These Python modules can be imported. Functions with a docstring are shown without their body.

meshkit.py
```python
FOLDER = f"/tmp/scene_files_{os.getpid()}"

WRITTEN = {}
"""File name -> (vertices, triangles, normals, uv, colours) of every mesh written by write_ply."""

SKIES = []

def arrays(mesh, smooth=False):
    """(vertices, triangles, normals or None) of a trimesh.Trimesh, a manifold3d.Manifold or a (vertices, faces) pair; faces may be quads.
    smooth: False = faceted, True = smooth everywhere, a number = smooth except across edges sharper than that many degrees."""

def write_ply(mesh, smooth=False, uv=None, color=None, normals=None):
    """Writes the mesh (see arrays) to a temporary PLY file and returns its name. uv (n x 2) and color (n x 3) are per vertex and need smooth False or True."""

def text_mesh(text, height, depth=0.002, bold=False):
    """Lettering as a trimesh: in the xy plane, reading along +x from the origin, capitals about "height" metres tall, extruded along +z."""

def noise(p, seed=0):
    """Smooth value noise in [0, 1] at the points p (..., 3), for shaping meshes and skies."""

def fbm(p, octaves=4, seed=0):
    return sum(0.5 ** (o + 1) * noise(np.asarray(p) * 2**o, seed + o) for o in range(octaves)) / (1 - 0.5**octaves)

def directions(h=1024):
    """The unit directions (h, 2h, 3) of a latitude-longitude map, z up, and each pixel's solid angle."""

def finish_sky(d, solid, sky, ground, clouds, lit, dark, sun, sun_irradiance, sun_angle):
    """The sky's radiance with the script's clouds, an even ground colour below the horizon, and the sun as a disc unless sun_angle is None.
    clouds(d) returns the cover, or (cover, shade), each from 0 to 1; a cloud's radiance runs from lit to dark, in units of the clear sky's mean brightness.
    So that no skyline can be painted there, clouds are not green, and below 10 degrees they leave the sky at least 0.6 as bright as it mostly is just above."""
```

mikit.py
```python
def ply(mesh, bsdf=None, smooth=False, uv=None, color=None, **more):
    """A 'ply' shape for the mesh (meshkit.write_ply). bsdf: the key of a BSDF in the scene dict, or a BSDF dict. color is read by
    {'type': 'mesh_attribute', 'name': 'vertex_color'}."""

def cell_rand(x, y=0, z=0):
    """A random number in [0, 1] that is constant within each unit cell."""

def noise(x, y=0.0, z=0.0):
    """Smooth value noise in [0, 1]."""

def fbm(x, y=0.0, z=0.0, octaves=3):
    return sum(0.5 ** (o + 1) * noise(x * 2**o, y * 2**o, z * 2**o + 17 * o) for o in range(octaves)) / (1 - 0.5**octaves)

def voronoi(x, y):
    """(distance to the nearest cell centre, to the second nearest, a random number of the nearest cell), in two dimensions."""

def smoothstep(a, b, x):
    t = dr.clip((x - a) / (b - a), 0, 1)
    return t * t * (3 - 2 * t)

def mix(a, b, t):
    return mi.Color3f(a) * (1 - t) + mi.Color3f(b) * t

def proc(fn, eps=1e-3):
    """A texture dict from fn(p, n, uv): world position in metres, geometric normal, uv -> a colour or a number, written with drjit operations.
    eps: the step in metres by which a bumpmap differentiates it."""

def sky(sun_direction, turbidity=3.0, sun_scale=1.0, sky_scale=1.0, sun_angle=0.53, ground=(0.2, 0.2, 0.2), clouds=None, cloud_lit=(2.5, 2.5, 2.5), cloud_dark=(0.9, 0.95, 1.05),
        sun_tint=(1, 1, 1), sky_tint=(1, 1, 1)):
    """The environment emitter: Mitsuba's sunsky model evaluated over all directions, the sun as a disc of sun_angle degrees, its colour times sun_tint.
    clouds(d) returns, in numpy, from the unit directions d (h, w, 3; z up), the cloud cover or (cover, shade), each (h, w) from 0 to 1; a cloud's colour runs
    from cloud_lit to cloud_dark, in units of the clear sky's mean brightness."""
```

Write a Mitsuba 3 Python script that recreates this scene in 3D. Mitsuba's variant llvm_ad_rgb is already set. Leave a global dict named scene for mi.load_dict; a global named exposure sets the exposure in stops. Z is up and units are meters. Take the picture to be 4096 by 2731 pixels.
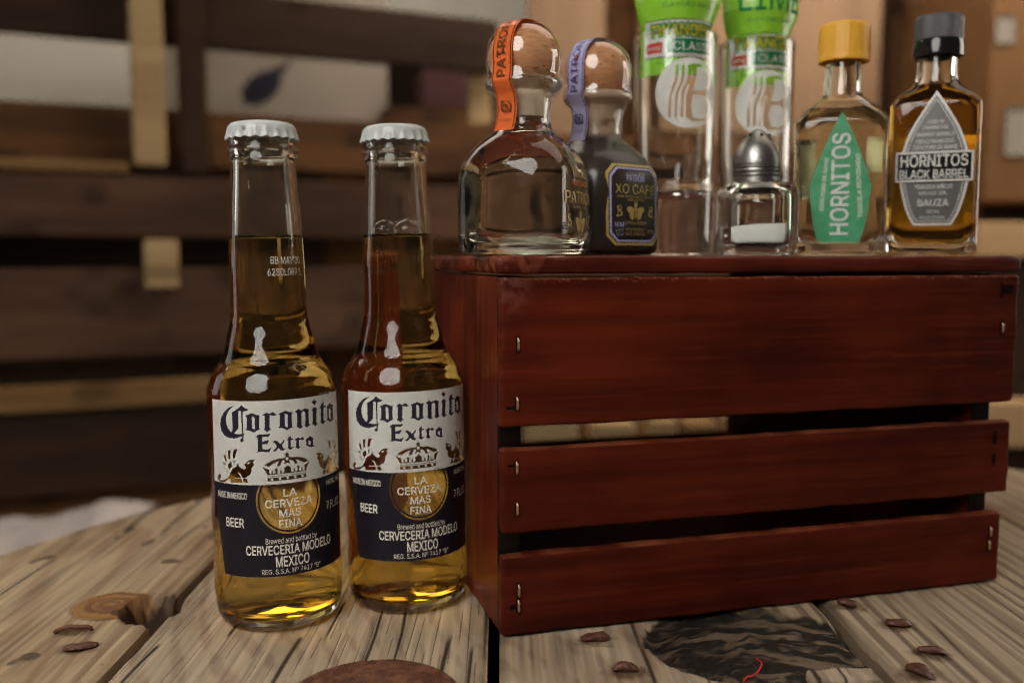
import math, numpy as np, trimesh, mitsuba as mi, drjit as dr, mikit, meshkit
import manifold3d as m3
from shapely.geometry import Polygon, Point, box as sbox, LineString
from shapely import affinity, union_all
from mikit import noise, fbm, mix, smoothstep, voronoi, proc

T = mi.ScalarTransform4f
scene, labels = {}, {}
rng = np.random.default_rng(7)
RAD = math.pi / 180

# ------------------------------------------------------------------ camera, light, exposure
CAM_Z, F_PX, PITCH = 0.1553, 3750.0, 5.1
exposure = 0.36
fwd = np.array([0, math.cos(PITCH * RAD), -math.sin(PITCH * RAD)])
scene['camera'] = {'type': 'thinlens', 'fov': 2 * math.degrees(math.atan(2048 / F_PX)), 'fov_axis': 'x',
    'aperture_radius': 0.0033, 'focus_distance': 0.384, 'near_clip': 0.01, 'far_clip': 50.0,
    'to_world': T().look_at(origin=[0, 0, CAM_Z], target=[0, float(fwd[1]), CAM_Z + float(fwd[2])], up=[0, 0, 1])}

def rgb(*c):
    return {'type': 'rgb', 'value': [float(x) for x in c]}

# dim warm light of the shed all around
scene['ambient'] = {'type': 'constant', 'radiance': rgb(0.034, 0.027, 0.020)}

def lamp(key, pts, emit, label):
    """flat polygon lamp: corners in order, it shines along its normal"""
    pts = np.asarray(pts, float)
    c = pts.mean(0)
    v = np.vstack([pts, c]); n = len(pts)
    f = [[i, (i + 1) % n, n] for i in range(n)]
    scene[key] = {**mikit.ply((v, np.array(f))), 'bsdf': {'type': 'diffuse', 'reflectance': rgb(.6, .6, .6)}, 'emitter': {'type': 'area', 'radiance': rgb(*emit)}}
    labels[key] = {'label': label, 'category': 'lamp'}

def lamp_disc(key, pos, aim, radius, emit, label, n=8, squash=1.0):
    pos, aim = np.array(pos, float), np.array(aim, float)
    w = aim - pos; w /= np.linalg.norm(w)
    a = np.cross([0, 0, 1], w); a /= np.linalg.norm(a); b = np.cross(w, a)
    ang = (np.arange(n) + .5) * 2 * math.pi / n
    lamp(key, [pos + radius * (math.cos(t) * a + squash * math.sin(t) * b) for t in ang], emit, label)

lamp_disc('softbox', (-0.27, -0.16, 0.57), (-0.05, 0.42, 0.10), 0.275, (4.9, 4.8, 4.45), 'octagonal softbox lamp above and left of the camera')
# wide fill light added overhead, out of view, for the background and bottles
lamp('overhead_fill', [(-.1, 1.6, 1.9), (2.4, 1.6, 1.9), (2.4, 0.3, 1.9), (-.1, 0.3, 1.9)], (.95, .84, .70), 'wide unseen fill light added above the right of the table')
lamp('overhead_fill_001', [(-2.6, 2.05, 1.7), (-.3, 2.05, 1.7), (-.3, 1.3, 1.7), (-2.6, 1.3, 1.7)], (2.0, 1.75, 1.45), 'unseen fill light added above and behind the upper pallet')  # added unseen light that brightens the white panel behind the pallets
lamp('background_fill', [(.02, 1.06, .78), (1.5, 1.06, .78), (1.5, 1.22, 1.0), (.02, 1.22, 1.0)][::-1], (5.7, 4.9, 4.0), 'long unseen fill light added to brighten the plywood sheets')  # added out of view, tilted to light only the boards behind

lamp('window_light', [(1.25, .45, .15), (1.25, .45, .75), (1.20, 1.05, .75), (1.20, 1.05, .15)], (3.0, 2.75, 2.4), 'tall window to the right of the crate')
lamp('window_light_001', [(-1.15, 1.0, .08), (-1.15, 1.0, .62), (-1.2, .5, .62), (-1.2, .5, .08)], (.75, .73, .68), 'low unseen fill light added to the left of the beer bottles')  # added unseen light that brightens the left sides of the glass

# ------------------------------------------------------------------ materials
def principled(color, rough, **k):
    return {'type': 'twosided', 'b': {'type': 'principled', 'base_color': color if isinstance(color, dict) else rgb(*color), 'roughness': rough, **k}}

def bumped(b, fn, eps=2e-4, scale=1.0):
    inner = b['b'] if b['type'] == 'twosided' else b
    return {'type': 'twosided', 'b': {'type': 'bumpmap', 'tex': proc(fn, eps), 'scale': scale, 'nested': inner}}

def flat(*c):
    return {'type': 'twosided', 'b': {'type': 'diffuse', 'reflectance': rgb(*c)}}

IN = {}
scene['m_glass'] = {'type': 'dielectric', 'int_ior': 1.5, 'ext_ior': 1.000277, 'specular_transmittance': rgb(.985, .99, .975)}
def liquid(name, tint, ior=1.345):
    scene[name] = {'type': 'dielectric', 'int_ior': ior, 'ext_ior': 1.5, 'specular_transmittance': tint if isinstance(tint, dict) else rgb(*tint)}
    scene[name + '_top'] = {'type': 'dielectric', 'int_ior': ior, 'ext_ior': 1.000277, 'specular_transmittance': rgb(.96, .88, .62) if 'beer' in name else rgb(.98, .97, .93)}
# the deeper the liquid that is crossed (wide body, narrow neck) the more it filters
def beer_tint(p, n, uv):
    t = smoothstep(0.150, 0.112, p.z)
    return mix(mi.Color3f(.992, .915, .66), mi.Color3f(.992, .850, .46), t)
liquid('m_beer', proc(beer_tint))
liquid('m_tequila', (.99, .98, .92))
liquid('m_reposado', (.96, .93, .80))
liquid('m_anejo', (.985, .80, .37))
def frost(p, n, uv):
    t = smoothstep(.0535, .0585, p.z - .1562)
    c = mix(mi.Color3f(.034, .024, .020), mi.Color3f(.40, .29, .20), t)
    return mix(c, mi.Color3f(.16, .06, .02), smoothstep(.0585, .0605, p.z - .1562) * smoothstep(.0645, .0625, p.z - .1562) * smoothstep(.4, .7, fbm(p.x * 150, p.y * 150, p.z * 200)) * .8)
scene['m_frost'] = {'type': 'twosided', 'b': {'type': 'principled', 'base_color': proc(frost), 'roughness': .25, 'specular': .5, 'clearcoat': .25}}
scene['m_print_white'] = flat(.74, .745, .71)
scene['m_label_white'] = principled((.66, .665, .635), .35, specular=.3)
scene['m_label_navy'] = principled((.013, .011, .020), .34, specular=.30)
scene['m_navy_ink'] = principled((.022, .018, .034), .5, specular=.3)
scene['m_cream_ink'] = flat(.80, .77, .69)
scene['m_gold'] = {'type': 'twosided', 'b': {'type': 'principled', 'base_color': rgb(.52, .38, .12), 'metallic': .2, 'roughness': .4}}
scene['m_cap_white'] = principled((.50, .525, .525), .28, specular=.5, clearcoat=.4)
scene['m_black_gloss'] = principled((.010, .010, .011), .14, specular=.6)
scene['m_dent'] = principled((.014, .004, .003), .9, specular=.05)
scene['m_black_matt'] = principled((.012, .011, .010), .6)
scene['m_lavender'] = principled((.42, .40, .66), .35, specular=.4)
scene['m_orange'] = principled((.72, .135, .03), .30, specular=.5, clearcoat=.5)
scene['m_brown_ink'] = flat(.12, .05, .02)
scene['m_violet_ink'] = flat(.06, .045, .16)
scene['m_yellow_cap'] = principled((.90, .45, .05), .42, specular=.5)
scene['m_grey_cap'] = principled((.095, .088, .098), .34, specular=.5)
scene['m_green_label'] = principled(proc(lambda p, n, uv: mix(mi.Color3f(.035, .30, .12), mi.Color3f(.10, .40, .20), fbm(p.x * 260, p.y * 260, p.z * 260))), .35, specular=.4)
scene['m_lime_bag'] = principled((.28, .62, .035), .24, specular=.6, clearcoat=.6)
scene['m_dark_green'] = flat(.012, .20, .085)
scene['m_red_ink'] = flat(.55, .03, .03)
scene['m_yellow_ink'] = flat(.62, .52, .02)
scene['m_pewter'] = {'type': 'twosided', 'b': {'type': 'principled', 'base_color': rgb(.13, .125, .125), 'metallic': .8, 'roughness': .34}}
scene['m_silver'] = {'type': 'twosided', 'b': {'type': 'principled', 'base_color': rgb(.62, .60, .58), 'metallic': .35, 'roughness': .34}}
scene['m_steel'] = bumped({'type': 'principled', 'base_color': rgb(.40, .38, .375), 'metallic': 1.0, 'roughness': .36}, lambda p, n, uv: noise(p.x * 900, p.y * 900, p.z * 5000) * 4e-5, 5e-5)
scene['m_frosted_print'] = {'type': 'principledthin', 'base_color': rgb(.80, .79, .755), 'roughness': .6, 'diff_trans': .35, 'spec_trans': .0, 'eta': 1.4}
scene['m_salt'] = bumped(flat(.93, .93, .92), lambda p, n, uv: noise(p.x * 2500, p.y * 2500, p.z * 2500) * 2e-4, 1e-4)
scene['m_backlabel'] = flat(.80, .62, .36)
scene['m_ghost_white'] = flat(.55, .56, .53)
scene['m_thread'] = principled((.62, .012, .016), .6)
scene['m_nail'] = bumped({'type': 'principled', 'base_color': proc(lambda p, n, uv: mix(mi.Color3f(.035, .013, .008), mi.Color3f(.165, .062, .034), fbm(p.x * 500, p.y * 500, p.z * 500, 3))), 'roughness': .38, 'specular': .5}, lambda p, n, uv: fbm(p.x * 900, p.y * 900, p.z * 900, 3) * 8e-4, 2e-4)
scene['m_wrap'] = {'type': 'thindielectric', 'int_ior': 1.5}
scene['m_staple'] = {'type': 'twosided', 'b': {'type': 'principled', 'base_color': rgb(.55, .34, .20), 'metallic': .8, 'roughness': .35}}

def cork(p, n, uv):
    q = 1.0
    f = fbm(p.x * 420, p.y * 420, p.z * 900, 3)
    base = mix(mi.Color3f(.44, .195, .090), mi.Color3f(.60, .31, .155), f)
    pit = smoothstep(.64, .80, fbm(p.x * 300 + 7, p.y * 300, p.z * 900 + 3, 3))
    return mix(base, mi.Color3f(.14, .05, .02), pit * .7)
scene['m_cork'] = principled(proc(cork), .6, specular=.25)
scene['m_cork_pale'] = principled(proc(lambda p, n, uv: mix(mi.Color3f(.62, .50, .36), mi.Color3f(.72, .60, .44), fbm(p.x * 400, p.y * 400, p.z * 400))), .6)

def rust(p, n, uv):
    f = fbm(p.x * 300, p.y * 300, p.z * 300, 4)
    g = fbm(p.x * 1500, p.y * 1500, p.z * 1500, 2)
    c = mix(mi.Color3f(.075, .026, .016), mi.Color3f(.165, .066, .036), smoothstep(.3, .7, f))
    return mix(c, mi.Color3f(.30, .15, .08), smoothstep(.55, .8, g) * .5)
scene['m_rust'] = bumped({'type': 'principled', 'base_color': proc(rust), 'roughness': .55, 'specular': .35}, lambda p, n, uv: fbm(p.x * 900, p.y * 900, p.z * 900, 3) * 6e-4, 2e-4)

# red stained crate: grain runs along the board (g = across, l = along)
YAW = 16.0 * RAD
CY_, SY_ = math.cos(YAW), math.sin(YAW)
def red_wood(l, g, h):
    k = fbm(l * 8 + 3, g * 200, h * 200, 3)
    blot = fbm(l * 22, g * 34, h * 30 + 5, 3)
    ray = noise(l * 22, g * 620, h * 620)
    c = mix(mi.Color3f(.042, .0052, .0026), mi.Color3f(.130, .0168, .0060), smoothstep(.2, .9, k * .5 + blot * .65 - .05))
    c = mix(c, mi.Color3f(.20, .028, .010), smoothstep(.55, 1.0, ray) * .28)
    line = smoothstep(.012, .0, dr.abs(fbm(l * 4, g * 55, h * 20 + 9, 2) - .5))
    return mix(c, mi.Color3f(.045, .004, .003), line * .45)
def red_front(p, n, uv):
    l = p.x * CY_ + p.y * SY_; g = p.z; h = -p.x * SY_ + p.y * CY_
    c = red_wood(l, g, h)
    edge = smoothstep(.5, .85, fbm(l * 130, g * 130, h * 130, 3))
    # pale scuffs on the upper left of the top slat and along its edge
    s = smoothstep(.014, .002, dr.sqrt(dr.square((l - .1025) * 1.2) + dr.square((g - .1440) * .9))) * smoothstep(.30, .70, fbm(l * 420, g * 420, 0, 4))
    s2 = smoothstep(.1445, .1475, g) * smoothstep(.60, .74, fbm(l * 600, g * 900, 3, 3)) * .7
    # rubbed upper edges of the slats
    e = dr.minimum(dr.minimum(dr.abs(g - .1472), dr.abs(g - .0781)), dr.abs(g - .0339))
    s3 = smoothstep(.0012, .0002, e) * smoothstep(.15, .85, fbm(l * 90, g * 300, 1, 4))
    c = mix(c, mi.Color3f(.26, .075, .035), s3 * .6)
    return mix(c, mi.Color3f(.27, .11, .085), dr.minimum(1, s * .30 + s2))
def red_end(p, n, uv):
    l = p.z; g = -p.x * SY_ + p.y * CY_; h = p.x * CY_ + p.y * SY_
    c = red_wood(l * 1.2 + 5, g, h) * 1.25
    return mix(c, mi.Color3f(.008, .004, .003), smoothstep(.3588 + .0080, .3588 + .0070, g))  # front edge near black: shade of the slat gaps put into the colour
def red_lid(p, n, uv):
    l = p.x * CY_ + p.y * SY_; h = -p.x * SY_ + p.y * CY_
    c = red_wood(l + 2, p.z, h)
    w = smoothstep(.05, .0, dr.abs(l - .095)) * smoothstep(.45, .68, fbm(p.x * 260, p.y * 260, p.z * 160, 3))
    return mix(c, mi.Color3f(.28, .075, .04), w * .6)
fib = lambda a, b, c: (lambda p, n, uv: (fbm((p.x * CY_ + p.y * SY_) * a, p.z * b, (-p.x * SY_ + p.y * CY_) * c, 3)) * 3.2e-4)
scene['m_red_front'] = bumped({'type': 'principled', 'base_color': proc(red_front), 'roughness': .42, 'specular': .12}, fib(60, 700, 700), 2e-4)
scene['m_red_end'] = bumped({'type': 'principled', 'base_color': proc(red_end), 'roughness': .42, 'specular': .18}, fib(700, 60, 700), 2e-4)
scene['m_red_lid'] = bumped({'type': 'principled', 'base_color': proc(red_lid), 'roughness': .44, 'specular': .20}, fib(60, 700, 600), 2e-4)

# weathered planks of the table
KN = (.0985, .3690, .046, .0375)            # the big sunken knot (centre and half axes)
KL = (-.1795, .4095, .0175, .0165)        # orange knot in the left plank
HL = (-.1600, .4050)                      # torn hole beside it
def crack(p, seed, freq, ylen, thr):
    w = p.x * freq + 1.1 * (fbm(p.x * 60, p.y * 9, seed, 2) - .5)
    cell = dr.floor(w)
    d = dr.abs(w - cell - .5)
    on = noise(cell * 7.31 + seed, p.y * ylen, seed)
    return smoothstep(.10, .02, d) * smoothstep(thr, thr + .06, on)
def plank(p, kind):
    x, y = p.x + .012 * p.y, p.y
    fine = noise(x * 820, y * 22, 6) * .5 + noise(x * 480, y * 16, 2) * .5
    if kind == 'stripe':
        ph = x * 118 + 2.6 * fbm(x * 20, y * 2.0, 4, 3) + .9 * fbm(x * 60, y * 6, 1, 2)
        s = dr.sin(ph * 2 * math.pi) + .8 * (noise(x * 500, y * 18, 3) - .5)
        band = smoothstep(-.1, .95, s) * (.35 + .65 * noise(x * 45, y * 4, 8))
        c0, c1 = mi.Color3f(.370, .283, .194), mi.Color3f(.120, .074, .047)
        amt = .95
    elif kind == 'figure':
        ph = x * 62 + y * 28 + 7.0 * (fbm(x * 9, y * 4.5, 2, 3) - .5)
        s = dr.sin(ph * 2 * math.pi) + 1.6 * (noise(x * 420, y * 20, 3) - .5) + .8 * (fbm(x * 40, y * 25, 6, 2) - .5)
        band = smoothstep(.3, 1.4, s)
        c0, c1 = mi.Color3f(.405, .315, .222), mi.Color3f(.195, .120, .082)
        amt = .42
    else:
        ph = x * 40 + y * 12 + 6.0 * (fbm(x * 10, y * 3.0, 8, 3) - .5)
        s = dr.sin(ph * 2 * math.pi) + 1.2 * (noise(x * 260, y * 14, 3) - .5)
        band = smoothstep(.1, 1.3, s)
        c0, c1 = mi.Color3f(.41, .300, .192), mi.Color3f(.24, .145, .085)
        amt = .6
    c = mix(c0, c1, band * amt)
    c = c * (.55 + .82 * fine)
    stain = smoothstep(.46, .78, fbm(x * 26, y * 14, 11, 3))
    c = mix(c, c * mi.Color3f(.62, .55, .50), stain * .75)
    return c, x, y
def dirt_spots(p, c):
    s = smoothstep(.80, .86, fbm(p.x * 95, p.y * 70, 31, 2))
    return mix(c, mi.Color3f(.06, .035, .025), s * .8)
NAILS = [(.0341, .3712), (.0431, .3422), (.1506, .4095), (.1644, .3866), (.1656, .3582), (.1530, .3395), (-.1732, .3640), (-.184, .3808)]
def stain(p, c, which):  # dark halo round each nail: rust stain plus dent shade, both as colour
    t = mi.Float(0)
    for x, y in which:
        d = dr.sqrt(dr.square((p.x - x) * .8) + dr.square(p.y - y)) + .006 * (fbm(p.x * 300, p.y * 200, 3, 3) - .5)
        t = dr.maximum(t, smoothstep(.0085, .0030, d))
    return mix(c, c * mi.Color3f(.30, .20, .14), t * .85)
def wood_left(p, n, uv):
    c, x, y = plank(p, 'plain')
    e = dr.sqrt(dr.square((p.x - KL[0]) / KL[2]) + dr.square((p.y - KL[1]) / KL[3]))
    ring = fbm(e * 9 + 2 * fbm(p.x * 120, p.y * 120, 2, 2), p.x * 40, p.y * 40, 3)
    kc = mix(mi.Color3f(.30, .155, .060), mi.Color3f(.17, .078, .034), smoothstep(.35, .7, ring))
    c = mix(c, kc, smoothstep(1.12, .94, e))
    h = dr.sqrt(dr.square(p.x - HL[0]) + dr.square((p.y - HL[1]) * .85)) + .006 * (fbm(p.x * 260, p.y * 260, 9, 3) - .5)
    c = mix(c, mi.Color3f(.035, .017, .010), smoothstep(.0135, .0105, h))
    k = crack(p, 3.0, 62, 11, .66)
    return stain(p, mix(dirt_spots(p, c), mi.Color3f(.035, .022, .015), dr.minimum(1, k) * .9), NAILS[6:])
def wood_mid(p, n, uv):
    c, x, y = plank(p, 'figure')
    k = dr.maximum(crack(p, 1.0, 95, 15, .54), crack(p, 2.0, 300, 44, .52) * .62)
    return mix(c, mi.Color3f(.030, .017, .012), k * .93)
def knot_f(p):
    dx, dy = p.x - KN[0] - .004, p.y - KN[1] + .052
    w = fbm(p.x * 75, p.y * 75, 4, 3) - .5
    r = dr.sqrt(dx * dx + dy * dy) + .010 * w
    a = dr.atan2(dy, dx)
    return fbm(r * 300, a * 3.5 + 1.5 * w, 2, 2) * .65 + noise(r * 760, a * 12, 7) * .25 + fbm(p.x * 200, p.y * 130, 3, 2) * .10
def wood_knot(p, n, uv):
    c, x, y = plank(p, 'figure')
    c = mix(c, plank(p, 'stripe')[0], smoothstep(.085, .115, p.x))
    wob = .22 * (fbm(p.x * 90, p.y * 90, 5, 3) - .5)
    e = dr.sqrt(dr.square((p.x - KN[0]) / KN[2]) + dr.square((p.y - KN[1]) / KN[3])) + wob
    f = knot_f(p)
    kc = mix(mi.Color3f(.016, .011, .008), mi.Color3f(.128, .088, .058), smoothstep(.40, .70, f))
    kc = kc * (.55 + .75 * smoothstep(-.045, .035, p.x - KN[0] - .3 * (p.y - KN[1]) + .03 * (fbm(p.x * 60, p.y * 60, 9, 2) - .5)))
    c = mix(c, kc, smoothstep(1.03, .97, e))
    k = crack(p, 5.0, 90, 12, .68) * smoothstep(.9, 1.1, e)
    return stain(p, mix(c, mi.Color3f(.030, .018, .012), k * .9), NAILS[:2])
def wood_right(p, n, uv):
    c, x, y = plank(p, 'stripe')
    k = crack(p, 8.0, 120, 8, .72)
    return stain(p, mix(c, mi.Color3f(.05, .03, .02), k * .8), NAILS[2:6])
def wood_bump(kind):
    def fn(p, n, uv):
        x = p.x + .012 * p.y
        b = fbm(x * 420, p.y * 18, 2, 2) * 8e-4
        if kind == 'mid':
            b = b - dr.maximum(crack(p, 1.0, 95, 15, .54), crack(p, 2.0, 300, 44, .52) * .5) * 6e-4
        if kind == 'knot':
            b = b + knot_f(p) * 1.2e-3 * smoothstep(1.05, .95, dr.sqrt(dr.square((p.x - KN[0]) / KN[2]) + dr.square((p.y - KN[1]) / KN[3])))
        if kind == 'stripe':
            b = b + dr.sin((x * 150 + 1.6 * fbm(x * 16, p.y * 2.2, 4, 2) + .6 * fbm(x * 60, p.y * 8, 1, 2)) * 2 * math.pi) * -1.2e-4
        return b
    return fn
def wood(fn, kind):
    return bumped({'type': 'principled', 'base_color': proc(fn), 'roughness': .72, 'specular': .22}, wood_bump(kind), 2e-4)
scene['m_wood_left'] = wood(wood_left, 'plain')
scene['m_wood_mid'] = wood(wood_mid, 'mid')
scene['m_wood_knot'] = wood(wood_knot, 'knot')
scene['m_wood_right'] = wood(wood_right, 'stripe')

def old_board(c0, c1, seed):
    def fn(p, n, uv):
        f = fbm(p.x * 9 + seed, p.y * 9, p.z * 60, 3)
        b = fbm(p.x * 4, p.y * 4, p.z * 14 + seed, 2)
        d = smoothstep(.60, .75, fbm(p.x * 14 + seed, p.y * 3, p.z * 22, 2))
        return mix(mix(mi.Color3f(*c0), mi.Color3f(*c1), smoothstep(.25, .75, f * .4 + b * .6)), mi.Color3f(*[x * .35 for x in c0]), d * .6)
    return principled(proc(fn), .75, specular=.2)
scene['m_board_brown'] = old_board((.050, .021, .008), (.150, .066, .022), 1.0)
scene['m_board_grey'] = old_board((.048, .023, .012), (.122, .061, .035), 4.0)
scene['m_board_dark'] = old_board((.022, .011, .006), (.050, .024, .013), 9.0)
scene['m_post_tan'] = old_board((.34, .22, .105), (.50, .35, .18), 6.0)
scene['m_board_tan'] = old_board((.16, .085, .030), (.25, .145, .060), 2.0)
def plywood(p, n, uv):
    f = fbm(p.x * 30, p.y * 30, p.z * 2.0, 3)
    return mix(mi.Color3f(.205, .122, .068), mi.Color3f(.345, .215, .122), f)
scene['m_plywood'] = principled(proc(plywood), .6, specular=.3)
scene['m_cardboard'] = principled(proc(lambda p, n, uv: mix(mi.Color3f(.125, .062, .023), mi.Color3f(.175, .088, .036), fbm(p.x * 12, p.y * 12, p.z * 12))), .8, specular=.2)
scene['m_card_light'] = principled((.42, .27, .14), .8, specular=.2)
scene['m_sticker'] = flat(.26, .235, .20)
scene['m_white_board'] = flat(.80, .76, .68)
scene['m_sack'] = principled(proc(lambda p, n, uv: mix(mi.Color3f(.30, .245, .195), mi.Color3f(.44, .375, .31), fbm(p.x * 8, p.y * 8, p.z * 8))), .55)
scene['m_floor'] = principled(proc(lambda p, n, uv: mix(mi.Color3f(.05, .035, .025), mi.Color3f(.13, .10, .075), fbm(p.x * 6, p.y * 6, 0, 4))), .9)
scene['m_wall'] = old_board((.030, .018, .010), (.060, .034, .018), 3.0)
scene['m_plastic'] = principled((.66, .58, .55), .35, specular=.5)

# ------------------------------------------------------------------ mesh helpers
def add(key, mesh, mat, smooth=False, tw=None, label=None, category=None, group=None, kind=None):
    k, i = key, 0
    while k in scene:
        i += 1; k = f'{key}_{i:03d}'
    scene[k] = mikit.ply(mesh, mat, smooth)
    if tw is not None:
        scene[k]['to_world'] = tw
    tag(k, label, category, group, kind)
    return k
def tag(k, label=None, category=None, group=None, kind=None):
    d = {a: b for a, b in (('label', label), ('category', category), ('group', group), ('kind', kind)) if b}
    if d:
        labels[k] = {**labels.get(k, {}), **d}

def revolve(profile, seg=96, a0=0.0, a1=2 * math.pi):
    """profile: (r, z) list; outward normals when z rises along the list"""
    pr = np.asarray(profile, float)
    ang = a0 + (a1 - a0) * np.arange(seg) / seg
    v = np.stack([pr[:, None, 0] * np.cos(ang), pr[:, None, 0] * np.sin(ang), np.repeat(pr[:, 1:2], seg, 1)], -1).reshape(-1, 3)
    i, j = np.meshgrid(np.arange(len(pr) - 1), np.arange(seg), indexing='ij')
    j2 = (j + 1) % seg
    q = np.stack([i * seg + j, i * seg + j2, (i + 1) * seg + j2, (i + 1) * seg + j], -1).reshape(-1, 4)
    f = np.vstack([q[:, [0, 1, 2]], q[:, [0, 2, 3]]])
    m = trimesh.Trimesh(v, f, process=False)
    area = m.area_faces > 1e-14
    return trimesh.Trimesh(v, f[area], process=False)

def spline(pts, n=6):
    """smooth curve through the points (Catmull-Rom, centripetal-ish)"""
    p = np.asarray(pts, float)
    e = np.vstack([2 * p[0] - p[1], p, 2 * p[-1] - p[-2]])
    out = []
    for i in range(1, len(e) - 2):
        for t in np.arange(n) / n:
            a, b, c, d = e[i - 1], e[i], e[i + 1], e[i + 2]
            out.append(.5 * (2 * b + (c - a) * t + (2 * a - 5 * b + 4 * c - d) * t * t + (3 * b - a - 3 * c + d) * t ** 3))
    return np.array(out + [p[-1]])

def loft(rings, seg=96):
    """rings: (z, a, b, n) superellipse sections; outward normals when z rises"""
    th = np.arange(seg) * 2 * math.pi / seg
    v = []
    for z, a, b, n in rings:
        if a <= 1e-9:
            v.append(np.stack([th * 0, th * 0, th * 0 + z], -1)); continue
        r = 1 / ((np.abs(np.cos(th)) / a) ** n + (np.abs(np.sin(th)) / b) ** n) ** (1 / n)
        v.append(np.stack([r * np.cos(th), r * np.sin(th), th * 0 + z], -1))
    v = np.concatenate(v)
    i, j = np.meshgrid(np.arange(len(rings) - 1), np.arange(seg), indexing='ij')
    j2 = (j + 1) % seg
    q = np.stack([i * seg + j, i * seg + j2, (i + 1) * seg + j2, (i + 1) * seg + j], -1).reshape(-1, 4)
    f = np.vstack([q[:, [0, 1, 2]], q[:, [0, 2, 3]]])
    m = trimesh.Trimesh(v, f, process=False)
    return trimesh.Trimesh(v, f[m.area_faces > 1e-14], process=False)
def wobble(m, amp, freq, seed=0):
    v = np.array(m.vertices)
    k = amp * (meshkit.fbm(v * freq, 2, seed) - .5)[:, None] * 2
    rad = v * np.array([1, 1, 0]); L = np.linalg.norm(rad, axis=1, keepdims=True)
    return trimesh.Trimesh(v + np.where(L > 1e-5, rad / np.maximum(L, 1e-9), 0) * k, m.faces, process=False)
def ring_spline(rings, n=5):
    return spline(rings, n)

def flip(m):
    return trimesh.Trimesh(m.vertices, m.faces[:, ::-1], process=False)
def cat(*ms):
    return trimesh.util.concatenate([m for m in ms if m is not None])

def bevel(x0, x1, y0, y1, z0, z1, c=.0008):
    pts = []
    for sx in (0, 1):
        for sy in (0, 1):
            for sz in (0, 1):
                p = np.array([(x0, x1)[sx], (y0, y1)[sy], (z0, z1)[sz]])
                s = np.array([1 - 2 * sx, 1 - 2 * sy, 1 - 2 * sz]) * c
                for k in range(3):
                    q = p + s; q[k] = p[k]; pts.append(q)
    return trimesh.convex.convex_hull(np.array(pts))

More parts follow.
